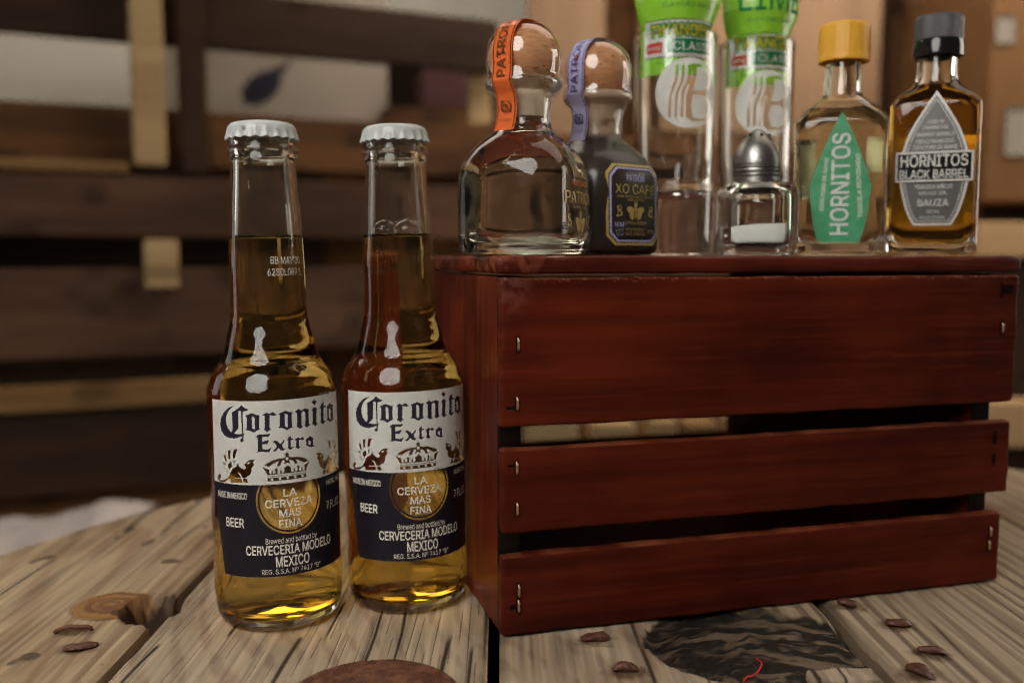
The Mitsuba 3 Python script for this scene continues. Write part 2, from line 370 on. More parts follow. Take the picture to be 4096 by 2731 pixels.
def rough_board(x0, x1, y0, y1, z0, z1, r=.0012, amp=.00025, step=.004, seed=0, freq=90):
    """a board with rounded, slightly uneven edges"""
    def axis(a, b):
        n = max(2, int((b - a) / step))
        inner = np.linspace(a + r, b - r, n)
        return np.concatenate([[a, a + r * .3], inner, [b - r * .3, b]])
    X, Y, Z = axis(x0, x1), axis(y0, y1), axis(z0, z1)
    ms = []
    def face(A, B, fixed, k, rev):
        a, b = np.meshgrid(A, B, indexing='ij')
        p = np.stack([a, b], -1).reshape(-1, 2)
        v = np.insert(p, k, fixed, axis=1)
        i, j = np.meshgrid(np.arange(len(A) - 1), np.arange(len(B) - 1), indexing='ij')
        q = np.stack([i * len(B) + j, (i + 1) * len(B) + j, (i + 1) * len(B) + j + 1, i * len(B) + j + 1], -1).reshape(-1, 4)
        f = np.vstack([q[:, [0, 1, 2]], q[:, [0, 2, 3]]])
        ms.append(trimesh.Trimesh(v, f[:, ::-1] if rev else f, process=False))
    face(X, Y, z1, 2, False); face(X, Y, z0, 2, True)
    face(X, Z, y0, 1, False); face(X, Z, y1, 1, True)
    face(Y, Z, x1, 0, False); face(Y, Z, x0, 0, True)
    m = cat(*ms); m.merge_vertices(digits_vertex=8)
    v = np.array(m.vertices)
    lo, hi = np.array([x0, y0, z0]) + r, np.array([x1, y1, z1]) - r
    c = np.clip(v, lo, hi); d = v - c
    L = np.linalg.norm(d, axis=1, keepdims=True)
    v = np.where(L > 1e-9, c + d / np.maximum(L, 1e-12) * r, v)
    nn = (meshkit.fbm(v * freq, 3, seed) - .5)[:, None] * 2 * amp
    v = v + np.where(L > 1e-9, d / np.maximum(L, 1e-12), 0) * nn
    return trimesh.Trimesh(v, m.faces, process=False)

def tube(pts, rad, sides=8):
    from_pts = np.asarray(pts, float)
    rad = np.broadcast_to(rad, (len(from_pts),))
    t = np.gradient(from_pts, axis=0); t /= np.linalg.norm(t, axis=1, keepdims=True) + 1e-12
    ref = np.where(np.abs(t[:, 2:]) < .9, [0, 0, 1.0], [1.0, 0, 0])
    a = np.cross(t, ref); a /= np.linalg.norm(a, axis=1, keepdims=True) + 1e-12
    b = np.cross(t, a); ang = np.arange(sides) * 2 * math.pi / sides
    v = (from_pts[:, None] + rad[:, None, None] * (np.cos(ang)[None, :, None] * a[:, None] - np.sin(ang)[None, :, None] * b[:, None])).reshape(-1, 3)
    n = len(from_pts)
    f = []
    for i in range(n - 1):
        for j in range(sides):
            k = (j + 1) % sides
            f += [[i * sides + j, i * sides + k, (i + 1) * sides + k], [i * sides + j, (i + 1) * sides + k, (i + 1) * sides + j]]
    c0, c1 = len(v), len(v) + 1
    v = np.vstack([v, from_pts[0], from_pts[-1]])
    for j in range(sides):
        k = (j + 1) % sides
        f += [[c0, k, j], [c1, (n - 1) * sides + j, (n - 1) * sides + k]]
    m = trimesh.Trimesh(v, np.array(f), process=False)
    if m.volume < 0: m.invert()
    return m

# ---- flat artwork (shapely, millimetres) and its wrapping onto surfaces
TXT = {}
def text(s, h, w=None, x=0.0, y=0.0, bold=False, align='c', cond=1.0):
    """lettering as shapely shape: capitals h tall, baseline at y, width w if given"""
    if (s, bold) not in TXT:
        m = meshkit.text_mesh(s, 1.0, 0.1, bold)
        tri = np.array(m.vertices)[m.faces]
        top = tri[(tri[:, :, 2] > .05).all(1)][:, :, :2]
        TXT[(s, bold)] = union_all([Polygon(t) for t in top if abs(np.cross(t[1] - t[0], t[2] - t[0])) > 1e-9]).buffer(0)
    g = affinity.scale(TXT[(s, bold)], h, h, origin=(0, 0))
    x0, _, x1, _ = g.bounds
    k = (w / (x1 - x0)) if w else cond
    g = affinity.scale(g, k, 1, origin=(0, 0))
    x0, _, x1, _ = g.bounds
    off = {'c': -(x0 + x1) / 2, 'l': -x0, 'r': -x1}[align]
    return affinity.translate(g, x + off, y)

def nib(pts, w=.33, t=.07, ang=40):
    """broad-nib pen stroke"""
    a = ang * RAD
    r = affinity.rotate(sbox(-w / 2, -t / 2, w / 2, t / 2), ang, origin=(0, 0))
    parts = []
    for p, q in zip(pts[:-1], pts[1:]):
        parts.append(union_all([affinity.translate(r, *p), affinity.translate(r, *q)]).convex_hull)
    return union_all(parts)

def triangulate(g):
    vs, fs, n = [], [], 0
    for poly in getattr(g, 'geoms', [g]):
        if poly.geom_type != 'Polygon' or poly.area < 1e-8: continue
        v, f = trimesh.creation.triangulate_polygon(poly, engine='earcut')
        if len(f) == 0: continue
        vs.append(v); fs.append(np.asarray(f) + n); n += len(v)
    if not vs: return None
    return np.vstack(vs), np.vstack(fs)

def sheet(g, place, step=1.5, axis=0):
    """maps the artwork g (mm) onto a surface: place(u, v) -> xyz in metres; cut into strips so that it can bend"""
    x0, y0, x1, y1 = g.bounds
    lo, hi = (x0, x1) if axis == 0 else (y0, y1)
    vs, fs, n = [], [], 0
    k = max(1, int(math.ceil((hi - lo) / step)))
    e = np.linspace(lo, hi, k + 1)
    for a, b in zip(e[:-1], e[1:]):
        s = g.intersection(sbox(a, y0 - 1, b, y1 + 1) if axis == 0 else sbox(x0 - 1, a, x1 + 1, b))
        if s.is_empty: continue
        r = triangulate(s)
        if r is None: continue
        vs.append(r[0]); fs.append(r[1] + n); n += len(r[0])
    v, f = np.vstack(vs), np.vstack(fs)
    w = place(v[:, 0], v[:, 1])
    m = trimesh.Trimesh(w, f, process=False)
    return m

def sheet2(g, place, step=1.5, vstep=1.6):
    _, y0, _, y1 = g.bounds
    x0, x1 = g.bounds[0] - 1, g.bounds[2] + 1
    e = np.linspace(y0, y1, max(1, int(math.ceil((y1 - y0) / vstep))) + 1)
    parts = [g.intersection(sbox(x0, a, x1, b)) for a, b in zip(e[:-1], e[1:])]
    return cat(*[sheet(q, place, step) for q in parts if q.area > 1e-6])

def on_lathe(profile_r, R, phi0, off):
    """artwork on a surface of revolution; v is the height in mm, u the arc in mm; phi 0 faces -y"""
    def place(u, v):
        z = v / 1000.0
        r = profile_r(z) + off
        ph = phi0 + u / 1000.0 / R
        return np.stack([r * np.sin(ph), -r * np.cos(ph), z], -1)
    return place
def on_plane(y, off=0.0):
    return lambda u, v: np.stack([u / 1000, u * 0 + y - off, v / 1000], -1)
def solid(g, y0, y1):
    """artwork extruded between the planes y = y0 (front) and y1 (back), metres"""
    ms = []
    for poly in getattr(g, 'geoms', [g]):
        if poly.geom_type != 'Polygon' or poly.area < 1e-6: continue
        m = trimesh.creation.extrude_polygon(poly, (y1 - y0) * 1000, engine='earcut')
        v = np.array(m.vertices)
        ms.append(trimesh.Trimesh(np.stack([v[:, 0], v[:, 2] + y0 * 1000, v[:, 1]], -1) / 1000, m.faces[:, ::-1], process=False))
    return cat(*ms)

def place_at(x, y, z, yaw=0.0, lean_y=0.0, lean_x=0.0):
    t = T().translate([x, y, z])
    if lean_y: t = t @ T().rotate([0, 1, 0], lean_y)
    if lean_x: t = t @ T().rotate([1, 0, 0], lean_x)
    return t @ T().rotate([0, 0, 1], yaw)

# ------------------------------------------------------------------ the setting
def quad_sheet(x0, x1, y0, y1, z):
    return (np.array([[x0, y0, z], [x1, y0, z], [x1, y1, z], [x0, y1, z]], float), np.array([[0, 1, 2], [0, 2, 3]]))
add('floor', quad_sheet(-6, 6, -2, 6, -.62), 'm_floor', kind='structure')
add('wall', trimesh.creation.box(bounds=[[-6, 3.6, -.62], [6, 3.7, 3.0]]), 'm_wall', kind='structure')

# ------------------------------------------------------------------ the table: a cable spool's round plank top
SC, SR = (.1385, .3232), .44
tag('spool_table', 'round weathered plank table top of an old cable spool, with knots and rusty nails', 'table')
PLANKS = [(-.44, -.3000, 'm_wood_left'), (-.2970, -.1552, 'm_wood_left'), (-.1512, -.0095, 'm_wood_mid'), (-.0048, .1392, 'm_wood_knot'),
          (.1430, .3000, 'm_wood_right'), (.3035, .4450, 'm_wood_right'), (.4480, .575, 'm_wood_mid')]
def plank_mesh(xa, xb, seed):
    lo, hi = max(xa, SC[0] - SR + .004), min(xb, SC[0] + SR - .004)
    near = lo < .3
    dx = (.0007 if -.01 < lo < .01 else .0012) if near else .006
    xs = np.concatenate([[lo, lo + .0006, lo + .0014], np.arange(lo + .0026, hi - .002, dx), [hi - .0014, hi - .0006, hi]])
    half = np.sqrt(np.maximum(SR ** 2 - (xs - SC[0]) ** 2, 0))
    y0, y1 = SC[1] - half, SC[1] + half
    # rows: fine where the camera looks
    fine = np.concatenate([np.linspace(0, .30, 12), np.linspace(.31, .62, (420 if dx < .001 else 240) if near else 40), np.linspace(.64, 1, 30)])
    ya = y0[None] + (y1 - y0)[None] * fine[:, None]
    xa_ = np.repeat(xs[None], len(fine), 0)
    P = np.stack([xa_, ya, np.zeros_like(xa_)], -1)
    n1 = meshkit.fbm(P * np.array([240, 14, 1]), 3, seed) - .5
    n2 = meshkit.fbm(P * np.array([14, 6, 1]), 2, seed + 5) - .5
    z = n1 * .0007 + n2 * .0008 - .0006
    rag = .0014 * (meshkit.fbm(P * 60, 3, seed + 9))
    edge = np.minimum(xa_ - lo, hi - xa_) - rag
    z -= .0022 * np.clip(1 - edge / .0022, 0, 1) ** 2
    rim = SR - np.hypot(xa_ - SC[0], ya - SC[1])
    z -= .004 * np.clip(1 - rim / .004, 0, 1) ** 2
    # big sunken knot
    wob = .22 * (meshkit.fbm(P * 90, 3, 5) - .5)
    e = np.hypot((xa_ - KN[0]) / KN[2], (ya - KN[1]) / KN[3]) + wob
    k = np.clip((1.03 - e) / .09, 0, 1)
    rr_ = (np.hypot(xa_ - KN[0] - .004, ya - KN[1] + .052) + .010 * (meshkit.fbm(P * 75, 3, 4) - .5)) * 16; aa_ = np.arctan2(ya - KN[1] + .052, xa_ - KN[0] - .004)
    ridg = meshkit.fbm(np.stack([rr_ * 14, aa_ * 3.5, xa_ * 0], -1), 3, 8)
    z += k * (-.0046 + .0040 * ridg)
    h = np.hypot(xa_ - HL[0], (ya - HL[1]) * .85) + .006 * (meshkit.fbm(P * 260, 3, 9) - .5)
    z -= .014 * np.clip((.0140 - h) / .004, 0, 1)
    e2 = np.hypot((xa_ - KL[0]) / KL[2], (ya - KL[1]) / KL[3])
    z += .0012 * np.clip((1.0 - e2) / .2, 0, 1)
    P[..., 2] = z
    X = xa_ - .012 * (ya - .3426)
    P[..., 0] = X
    r, c = P.shape[:2]
    v = P.reshape(-1, 3)
    i, j = np.meshgrid(np.arange(r - 1), np.arange(c - 1), indexing='ij')
    q = np.stack([i * c + j, i * c + j + 1, (i + 1) * c + j + 1, (i + 1) * c + j], -1).reshape(-1, 4)
    f = [np.vstack([q[:, [0, 1, 2]], q[:, [0, 2, 3]]])]
    loop = np.concatenate([np.arange(c), np.arange(1, r) * c + c - 1, (r - 1) * c + np.arange(c - 2, -1, -1), np.arange(r - 2, 0, -1) * c])
    low = v[loop].copy(); low[:, 2] = -.038
    n, m = len(v), len(loop)
    k = np.arange(m); k2 = (k + 1) % m
    f.append(np.vstack([np.stack([loop[k], n + k, n + k2], -1), np.stack([loop[k], n + k2, loop[k2]], -1)]))
    return trimesh.Trimesh(np.vstack([v, low]), np.vstack(f), process=False)
for s, (a, b, m) in enumerate(PLANKS):
    add('spool_table__plank', plank_mesh(a, b, 20 + s), m, 50)
under = trimesh.creation.cylinder(.405, .03, sections=64); under.apply_translation([SC[0], SC[1], -.0545])
add('spool_table__under_layer', under, 'm_board_dark')
drum = trimesh.creation.cylinder(.16, .5, sections=48); drum.apply_translation([SC[0], SC[1], -.32])
add('spool_table__drum', drum, 'm_board_dark')

def nail(x, y, yaw, L=.012, r=.0022, seed=0, flatness=.75):
    t = np.linspace(-1, 1, 13)
    pts = np.stack([t * L / 2, .0012 * np.sin(t * 2 + seed), .0012 + .0011 * (1 - t ** 2)], -1)
    rad = r * np.sqrt(np.maximum(1 - np.abs(t) ** 3.5, .03)) * (1 + .15 * np.sin(t * 3 + seed))
    m = tube(pts, rad, 12); v = np.array(m.vertices)
    v += .0022 * (meshkit.fbm(v * 330 + seed * 10, 4)[:, None] - .5) * np.array([.6, 1, 1]) + .0012 * (meshkit.fbm(v * 330 + 50 + seed * 10, 4)[:, None] - .5) * np.array([1, -1, .5])
    v[:, 2] *= flatness
    m = trimesh.Trimesh(v, m.faces, process=False)
    m.apply_transform(trimesh.transformations.rotation_matrix(yaw * RAD, [0, 0, 1]))
    m.apply_translation([x, y, -.0006])
    return m
for i, (x, y, yaw, L, r) in enumerate([(.0341, .3712, -8, .0120, .0022), (.0431, .3422, -4, .0098, .0021), (.1506, .4095, -8, .0080, .0021), (.1644, .3866, -20, .0105, .0022),
                                        (.1656, .3582, -38, .0108, .0020), (.1530, .3395, -50, .0120, .0023)]):
    add('spool_table__nail', nail(x, y, yaw, L, r, i * 1.7), 'm_nail', True)
st = tube(spline([(-.0075, 0, -.003), (-.0066, 0, .0002), (-.002, .0004, .0014), (.003, 0, .0012), (.0068, -.0003, .0004), (.0076, 0, -.003)], 5), .0009, 8)
sv = np.array(st.vertices); sv += .0008 * (meshkit.fbm(sv * 400, 3)[:, None] - .5); st = trimesh.Trimesh(sv, st.faces, process=False)
st.apply_transform(trimesh.transformations.rotation_matrix(18 * RAD, [0, 0, 1])); st.apply_translation([-.1840, .3808, 0])
add('spool_table__staple', st, 'm_rust', True, label='bent rusty staple in the left plank')
lump = nail(-.1732, .3640, 28, .0130, .0026, 4.4, .45)
add('spool_table__nail', lump, 'm_nail', True)
plate = revolve([(0, .0002), (.0306, .0002), (.0310, .0012), (.0302, .0026), (.0285, .0034), (.018, .0046), (.0128, .0050), (.0126, .0064), (.0112, .0072), (0, .0074)], 72)
v = np.array(plate.vertices); v[:, 2] += .0008 * (meshkit.fbm(v * 160, 3, 2) - .5)
plate = trimesh.Trimesh(v, plate.faces, process=False); plate.apply_translation([-.0485, .3160, 0])
add('spool_table__bolt_plate', plate, 'm_rust', 45, label='round rusty bolt plate at the front edge')

chip = rough_board(-.0125, .0125, -.0055, .0055, -.003, .0024, .0018, .0012, .0015, 77, 160)
chip.apply_transform(trimesh.transformations.rotation_matrix(4 * RAD, [0, 0, 1])); chip.apply_translation([.1225, .3345, 0])
add('spool_table__wood_chip', chip, 'm_wood_mid', 50, label='pale broken chip at the lower right rim of the dark knot')
# a scrap of red thread lying in the big knot
add('thread', tube(spline([(.0850, .3320, .0004), (.0866, .3338, .0012), (.0896, .3368, .0004), (.0925, .3396, .0010), (.0950, .3445, .0018), (.0944, .3500, .0012)], 6), .00032, 6), 'm_thread', True,
    label='curled scrap of red thread lying in the dark sunken knot', category='thread')

# ------------------------------------------------------------------ the red crate
CX0, CY0 = -.0045, .372
CT = T().translate([CX0, CY0, 0]) @ T().rotate([0, 0, 1], 16.0)
CW, CD = .2527, .250
tag('crate', 'dark red stained wooden slat crate with a solid lid, standing on the plank table', 'crate')
add('crate__lid', rough_board(-.0012, CW + .0014, -.0006, CD + .001, .1488, .1560, .0022, .0007, seed=3), 'm_red_lid', 60, CT)
SL = [(0.0871, .1474, 0.0, .0), (.0433, .0783, .0003, .0002), (.0004, .0341, .0002, -.0022)]
for i, (z0, z1, dx, dw) in enumerate(SL):
    add('crate__front_slat', rough_board(dx, CW + .0005 + dw - .001 * i, 0, .0062, z0, z1, .0017, .0006, seed=10 + i), 'm_red_front', 60, CT)
for i, (z0, z1, dx, dw) in enumerate(SL):
    add('crate__back_slat', rough_board(dx, CW, CD - .006, CD, z0 - .002, z1 - .004, .0012, .0002, .008, seed=20 + i), 'm_red_front', 60, CT)
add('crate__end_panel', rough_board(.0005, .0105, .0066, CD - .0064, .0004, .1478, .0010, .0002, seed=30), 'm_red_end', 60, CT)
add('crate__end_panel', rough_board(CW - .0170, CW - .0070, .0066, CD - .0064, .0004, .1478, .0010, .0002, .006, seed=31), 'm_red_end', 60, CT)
add('crate__bottom_board', rough_board(.0110, CW - .0175, .0066, CD - .0064, .0010, .0070, .0010, .0002, .01, seed=32), 'm_red_front', 60, CT)
def staple(x, z, hgt=.0042, sunk=False):
    y = -.0004 if not sunk else .0004
    return tube(spline([(x, .003, z - hgt), (x, y, z - hgt + .0003), (x, y - .0003, z), (x, y, z + hgt - .0003), (x, .003, z + hgt)], 4), .00062, 6)
def gouge(x, z, w, h):
    """the dark dent that a staple's crown was driven into"""
    return bevel(x - w / 2, x + w / 2, -.00045, .0012, z - h / 2, z + h / 2, .0002)
for i, (x, z) in enumerate([(.0072, .1207), (.0068, .0968), (.0066, .0705), (.0068, .0535), (.0075, .0193), (.0074, .0128),
                            (CW - .0085, .1225), (CW - .0105, .0182), (CW - .0100, .0248)]):
    add('crate__staple', staple(x, z, .0026 if i < 6 else .0023), 'm_staple', True, CT)
for i, (x, z, w, h) in enumerate([(.0072, .1207, .0019, .0066), (.0068, .0968, .0019, .0064), (.0048, .0952, .0050, .0012), (.0066, .0705, .0019, .0064), (.0048, .0716, .0040, .0009), (.0068, .0535, .0019, .0064),
                                  (.0074, .0128, .0019, .0060), (.0056, .0128, .0036, .0016), (.0075, .0193, .0018, .0064), (CW - .0065, .1405, .0068, .0042), (CW - .0098, .1402, .0014, .0070), (CW - .0085, .1225, .0026, .0066),
                                  (CW - .0098, .0708, .0024, .0034), (CW - .0098, .0705, .0016, .0060), (CW - .0100, .0600, .0018, .0052), (CW - .0105, .0182, .0022, .0060), (CW - .0100, .0248, .0022, .0056)]):
    add('crate__staple_dent', gouge(x, z, w, h), 'm_dent', False, CT)
TOP = .1562      # the lid's upper face

# ------------------------------------------------------------------ artwork of the beer label (mm; u = 0 in the middle, v = height)
BR = .0272
# outlines of the lettering, the griffin and the crown on the unrolled label (mm)
INK = [[[-20.47,94.82],[-21.62,94.81],[-23.83,93.88],[-26.26,91.86],[-27.9,89.58],[-28.63,87.18],[-28.21,84.52],[-26.53,82.59],[-24.24,81.68],[-21.59,81.54],[-19.08,82.11],[-17.1,82.99],[-16.09,83.88],[-17.5,83.54],[-19.46,83.42],[-21.25,83.67],[-22.87,84.3],[-24.27,85.71],[-24.94,87.38],[-25.1,89.09],[-24.58,91.06],[-23.39,92.88],[-21.64,94.28]],[[-21.98,92.23],[-20.1,93.12],[-18.77,93.01],[-19.12,85.74],[-21.49,83.46],[-22.42,83.65],[-22.14,84.56],[-21.85,85.54],[-21.8,91.29]],[[-21.98,92.23],[-20.56,92.9],[-18.5,94.17],[-17.28,95.45],[-16.16,94.29],[-14.26,93.59],[-15.31,92.99],[-16.65,92.74],[-17.4,93.01],[-18.56,92.95],[-20.13,92.47]],[[-17.61,93.08],[-16.84,93.11],[-17.05,83.95],[-16.83,83.2],[-16.93,81.2],[-17.61,81.17],[-17.51,83.16]],[[-18.65,80.87],[-18.37,81.39],[-17.75,81.65],[-17.17,81.46],[-16.94,80.97],[-17.21,80.42],[-17.82,80.16],[-18.42,80.35]],[[-15.89,91.06],[-14.64,91.49],[-13.0,92.11],[-11.44,91.38],[-9.89,91.2],[-10.19,90.44],[-10.38,86.06],[-9.94,85.49],[-11.33,84.9],[-12.63,84.04],[-14.31,85.02],[-16.15,85.22],[-15.38,85.94],[-15.18,90.33]],[[-8.92,91.21],[-7.15,92.22],[-6.1,91.56],[-4.84,92.41],[-4.11,91.71],[-3.18,91.1],[-4.15,90.75],[-5.1,90.78],[-5.97,91.18],[-6.27,85.84],[-5.59,85.45],[-7.1,84.25],[-8.59,85.38],[-8.17,86.06],[-7.97,90.82]],[[-2.59,91.46],[-1.03,91.97],[0.24,92.48],[1.7,91.82],[3.15,91.53],[2.76,90.79],[2.64,85.99],[3.21,85.37],[1.8,85.09],[0.52,84.41],[-1.11,85.46],[-3.02,85.75],[-2.22,86.48],[-2.04,90.68]],[[4.01,91.66],[5.69,92.76],[6.77,91.81],[8.52,92.62],[10.57,91.83],[10.22,91.09],[10.11,86.04],[10.86,85.56],[9.24,84.51],[7.98,85.5],[8.44,86.15],[8.57,90.87],[7.82,91.52],[6.87,91.03],[6.71,85.82],[7.4,85.17],[5.9,84.47],[4.43,85.65],[4.86,86.19],[4.95,91.01]],[[11.53,91.53],[13.25,92.62],[14.79,91.53],[14.26,91.01],[13.89,85.96],[14.81,85.37],[13.17,84.49],[11.57,85.79],[12.07,86.39],[12.29,90.86]],[[11.77,94.62],[13.12,95.64],[14.55,94.58],[13.38,93.27]],[[15.59,91.83],[16.87,92.57],[17.02,93.22],[18.78,93.97],[18.68,92.33],[20.19,92.0],[20.16,91.41],[18.51,91.44],[18.19,86.34],[18.57,85.89],[19.79,85.91],[17.9,84.41],[16.05,85.86],[16.5,86.19],[16.8,91.47]],[[20.59,91.15],[21.87,92.16],[23.35,92.67],[26.81,91.23],[26.17,90.52],[26.11,86.02],[27.63,85.44],[25.82,84.85],[24.74,85.44],[23.84,84.34],[20.43,86.01],[20.94,86.72],[21.08,90.68]],[[-11.96,82.22],[-10.61,83.46],[-8.67,83.31],[-5.98,83.55],[-6.8,82.22],[-9.29,82.44],[-9.38,80.33],[-6.66,81.07],[-7.3,79.36],[-9.43,79.26],[-9.39,77.35],[-7.4,77.06],[-5.64,77.91],[-6.87,75.91],[-9.74,76.32],[-11.91,76.03],[-11.21,76.69],[-11.06,82.04]],[[-5.43,80.09],[-4.38,80.7],[-3.07,80.0],[-0.88,77.0],[-0.03,77.02],[-1.3,76.18],[-2.44,76.51],[-4.43,79.48]],[[-5.43,76.44],[-4.72,77.0],[-1.54,79.73],[-1.11,80.67],[-0.55,80.25],[-0.98,79.31],[-3.77,76.77],[-4.19,76.02]],[[-3.9,78.38],[-1.39,78.57],[-1.41,78.15],[-3.92,77.96]],[[0.23,80.39],[0.92,80.92],[1.06,81.49],[2.07,81.99],[2.02,80.91],[3.01,80.75],[2.99,80.25],[1.91,80.27],[1.87,77.37],[3.27,77.45],[1.74,76.23],[0.48,77.1],[0.77,77.46],[0.89,80.27]],[[3.5,80.13],[5.05,81.07],[6.05,80.47],[6.91,80.96],[7.81,80.08],[7.06,79.58],[6.03,79.89],[5.28,79.96],[5.3,77.44],[5.9,76.99],[4.83,76.25],[3.66,77.22],[4.08,77.56],[4.17,79.68]],[[8.35,79.63],[9.25,80.1],[10.4,80.86],[12.19,79.52],[11.84,78.98],[11.73,76.84],[12.75,76.38],[11.55,76.08],[9.96,76.38],[8.25,77.38],[8.58,78.04],[8.55,79.21]]]
INK_HOLES = [[[-13.13,90.89],[-12.04,90.3],[-12.02,85.35],[-13.19,85.82]],[[-0.16,91.35],[1.06,90.71],[0.96,85.53],[-0.19,86.1]],[[22.46,90.68],[23.9,89.86],[23.72,85.68],[22.15,86.53]],[[9.64,79.08],[10.67,78.75],[10.58,77.0],[9.57,77.53]]]
GRIF = [[[-19.99,76.44],[-21.87,76.19],[-22.34,74.18],[-22.47,72.59],[-21.34,72.6],[-21.03,74.1],[-20.5,75.32]],[[-23.28,75.92],[-24.78,75.5],[-24.95,74.69],[-24.71,71.96],[-23.8,72.26],[-23.69,74.24]],[[-26.52,74.15],[-27.36,73.22],[-27.26,72.44],[-26.24,70.89],[-25.6,71.16],[-26.12,72.98]],[[-28.04,70.55],[-27.99,69.96],[-26.69,69.24],[-26.48,69.97]],[[-27.54,67.84],[-26.99,67.42],[-26.28,67.81],[-26.53,68.28]],[[-26.34,66.71],[-25.82,66.29],[-25.2,66.86],[-25.64,67.1]],[[-25.08,70.04],[-23.48,71.11],[-22.96,69.19],[-24.42,67.84],[-25.27,68.93]],[[-22.23,71.53],[-21.56,71.6],[-21.72,69.71],[-22.14,69.57]],[[-20.52,70.21],[-19.93,70.66],[-19.65,69.3],[-18.45,68.61],[-17.38,68.19],[-16.6,68.63],[-16.46,69.52],[-17.29,70.06],[-15.72,71.71],[-14.65,72.19],[-13.0,72.25],[-12.81,71.92],[-13.56,71.21],[-13.47,70.82],[-12.71,70.65],[-13.31,69.85],[-14.19,68.64],[-14.13,67.56],[-14.82,66.06],[-16.0,65.52],[-16.56,64.89],[-15.8,62.87],[-17.52,62.77],[-18.51,62.7],[-24.2,62.43],[-24.01,63.54],[-24.9,63.83],[-27.15,62.43],[-28.94,61.97],[-30.85,62.06],[-31.98,62.96],[-31.88,64.38],[-30.8,65.16],[-29.69,64.74],[-29.92,63.71],[-30.81,63.56],[-30.62,62.89],[-29.51,62.74],[-27.97,63.11],[-26.23,63.85],[-24.83,65.02],[-23.84,66.72],[-22.89,68.21],[-21.17,68.97],[-20.67,69.61]],[[-31.53,66.74],[-30.67,65.58],[-31.21,65.46]]]
GRIF_CUT = [[[-15.98,70.62],[-15.53,71.14],[-14.47,71.47],[-14.71,70.88],[-15.57,70.45]],[[-20.46,66.71],[-20.1,67.0],[-18.9,66.21],[-18.3,64.88],[-17.74,62.75],[-18.24,62.72],[-18.86,64.64],[-19.47,65.97]],[[-21.99,64.5],[-16.5,64.84],[-16.51,64.52],[-22.0,64.2]]]
CROWN = [[[-8.95,69.89],[-7.26,70.91],[-5.41,71.81],[-3.15,72.32],[-1.25,72.29],[-1.1,71.76],[-1.81,71.29],[-2.76,69.18],[-4.05,69.28],[-3.48,70.6],[-3.02,71.27],[-4.59,70.83],[-5.83,70.09],[-6.98,69.26],[-7.92,69.53]],[[-0.72,72.43],[-0.16,73.35],[0.72,73.28],[1.3,72.54],[2.46,72.44],[3.9,72.38],[5.35,72.05],[7.2,71.39],[8.91,70.46],[8.98,69.92],[7.5,69.42],[6.01,70.13],[4.75,70.89],[3.66,71.24],[4.26,70.16],[4.34,69.28],[3.22,69.36],[2.91,70.47],[2.04,71.17],[1.25,71.32],[0.97,70.83],[1.54,69.73],[0.84,69.88],[0.33,70.36],[-0.47,70.16],[-1.01,69.67],[-1.35,69.96],[-0.69,70.95],[-1.27,71.78],[-1.25,72.29]],[[-0.25,73.27],[-0.24,73.44],[-0.82,73.48],[-0.8,73.91],[-0.22,73.96],[-0.2,74.53],[0.59,74.47],[0.57,73.9],[1.18,73.85],[1.16,73.42],[0.63,73.38],[0.63,73.2]],[[-9.94,69.11],[-8.48,68.59],[-7.09,68.0],[-7.26,66.75],[-6.76,66.22],[-6.07,66.29],[-6.3,67.07],[-5.93,67.5],[-5.61,66.96],[-5.72,66.36],[-4.86,66.33],[-4.58,67.01],[-4.97,67.89],[-4.26,68.56],[-3.6,67.83],[-3.98,66.9],[-3.75,66.1],[-2.8,66.14],[-2.88,67.27],[-2.49,67.51],[-2.15,67.23],[-2.28,66.28],[-1.5,66.32],[-1.03,67.15],[-1.42,68.14],[-0.54,68.51],[0.29,69.35],[0.87,68.57],[1.92,68.21],[1.44,67.3],[1.66,66.4],[2.64,66.31],[2.63,67.36],[2.96,67.53],[3.28,67.29],[3.18,66.34],[4.09,66.42],[4.41,67.34],[3.99,68.26],[4.74,68.67],[5.27,68.03],[4.86,67.12],[5.19,66.29],[5.93,66.28],[5.89,67.43],[6.24,67.65],[6.6,67.25],[6.41,66.4],[7.26,66.37],[7.51,67.49],[7.26,68.31],[8.45,69.12],[10.03,69.56],[8.8,68.19],[8.12,65.99],[-7.9,65.86],[-8.53,67.46]],[[-7.84,65.27],[8.05,65.47],[8.04,65.19],[-7.85,64.96]],[[-7.82,64.51],[8.1,64.76],[8.07,63.35],[-7.84,63.15]]]
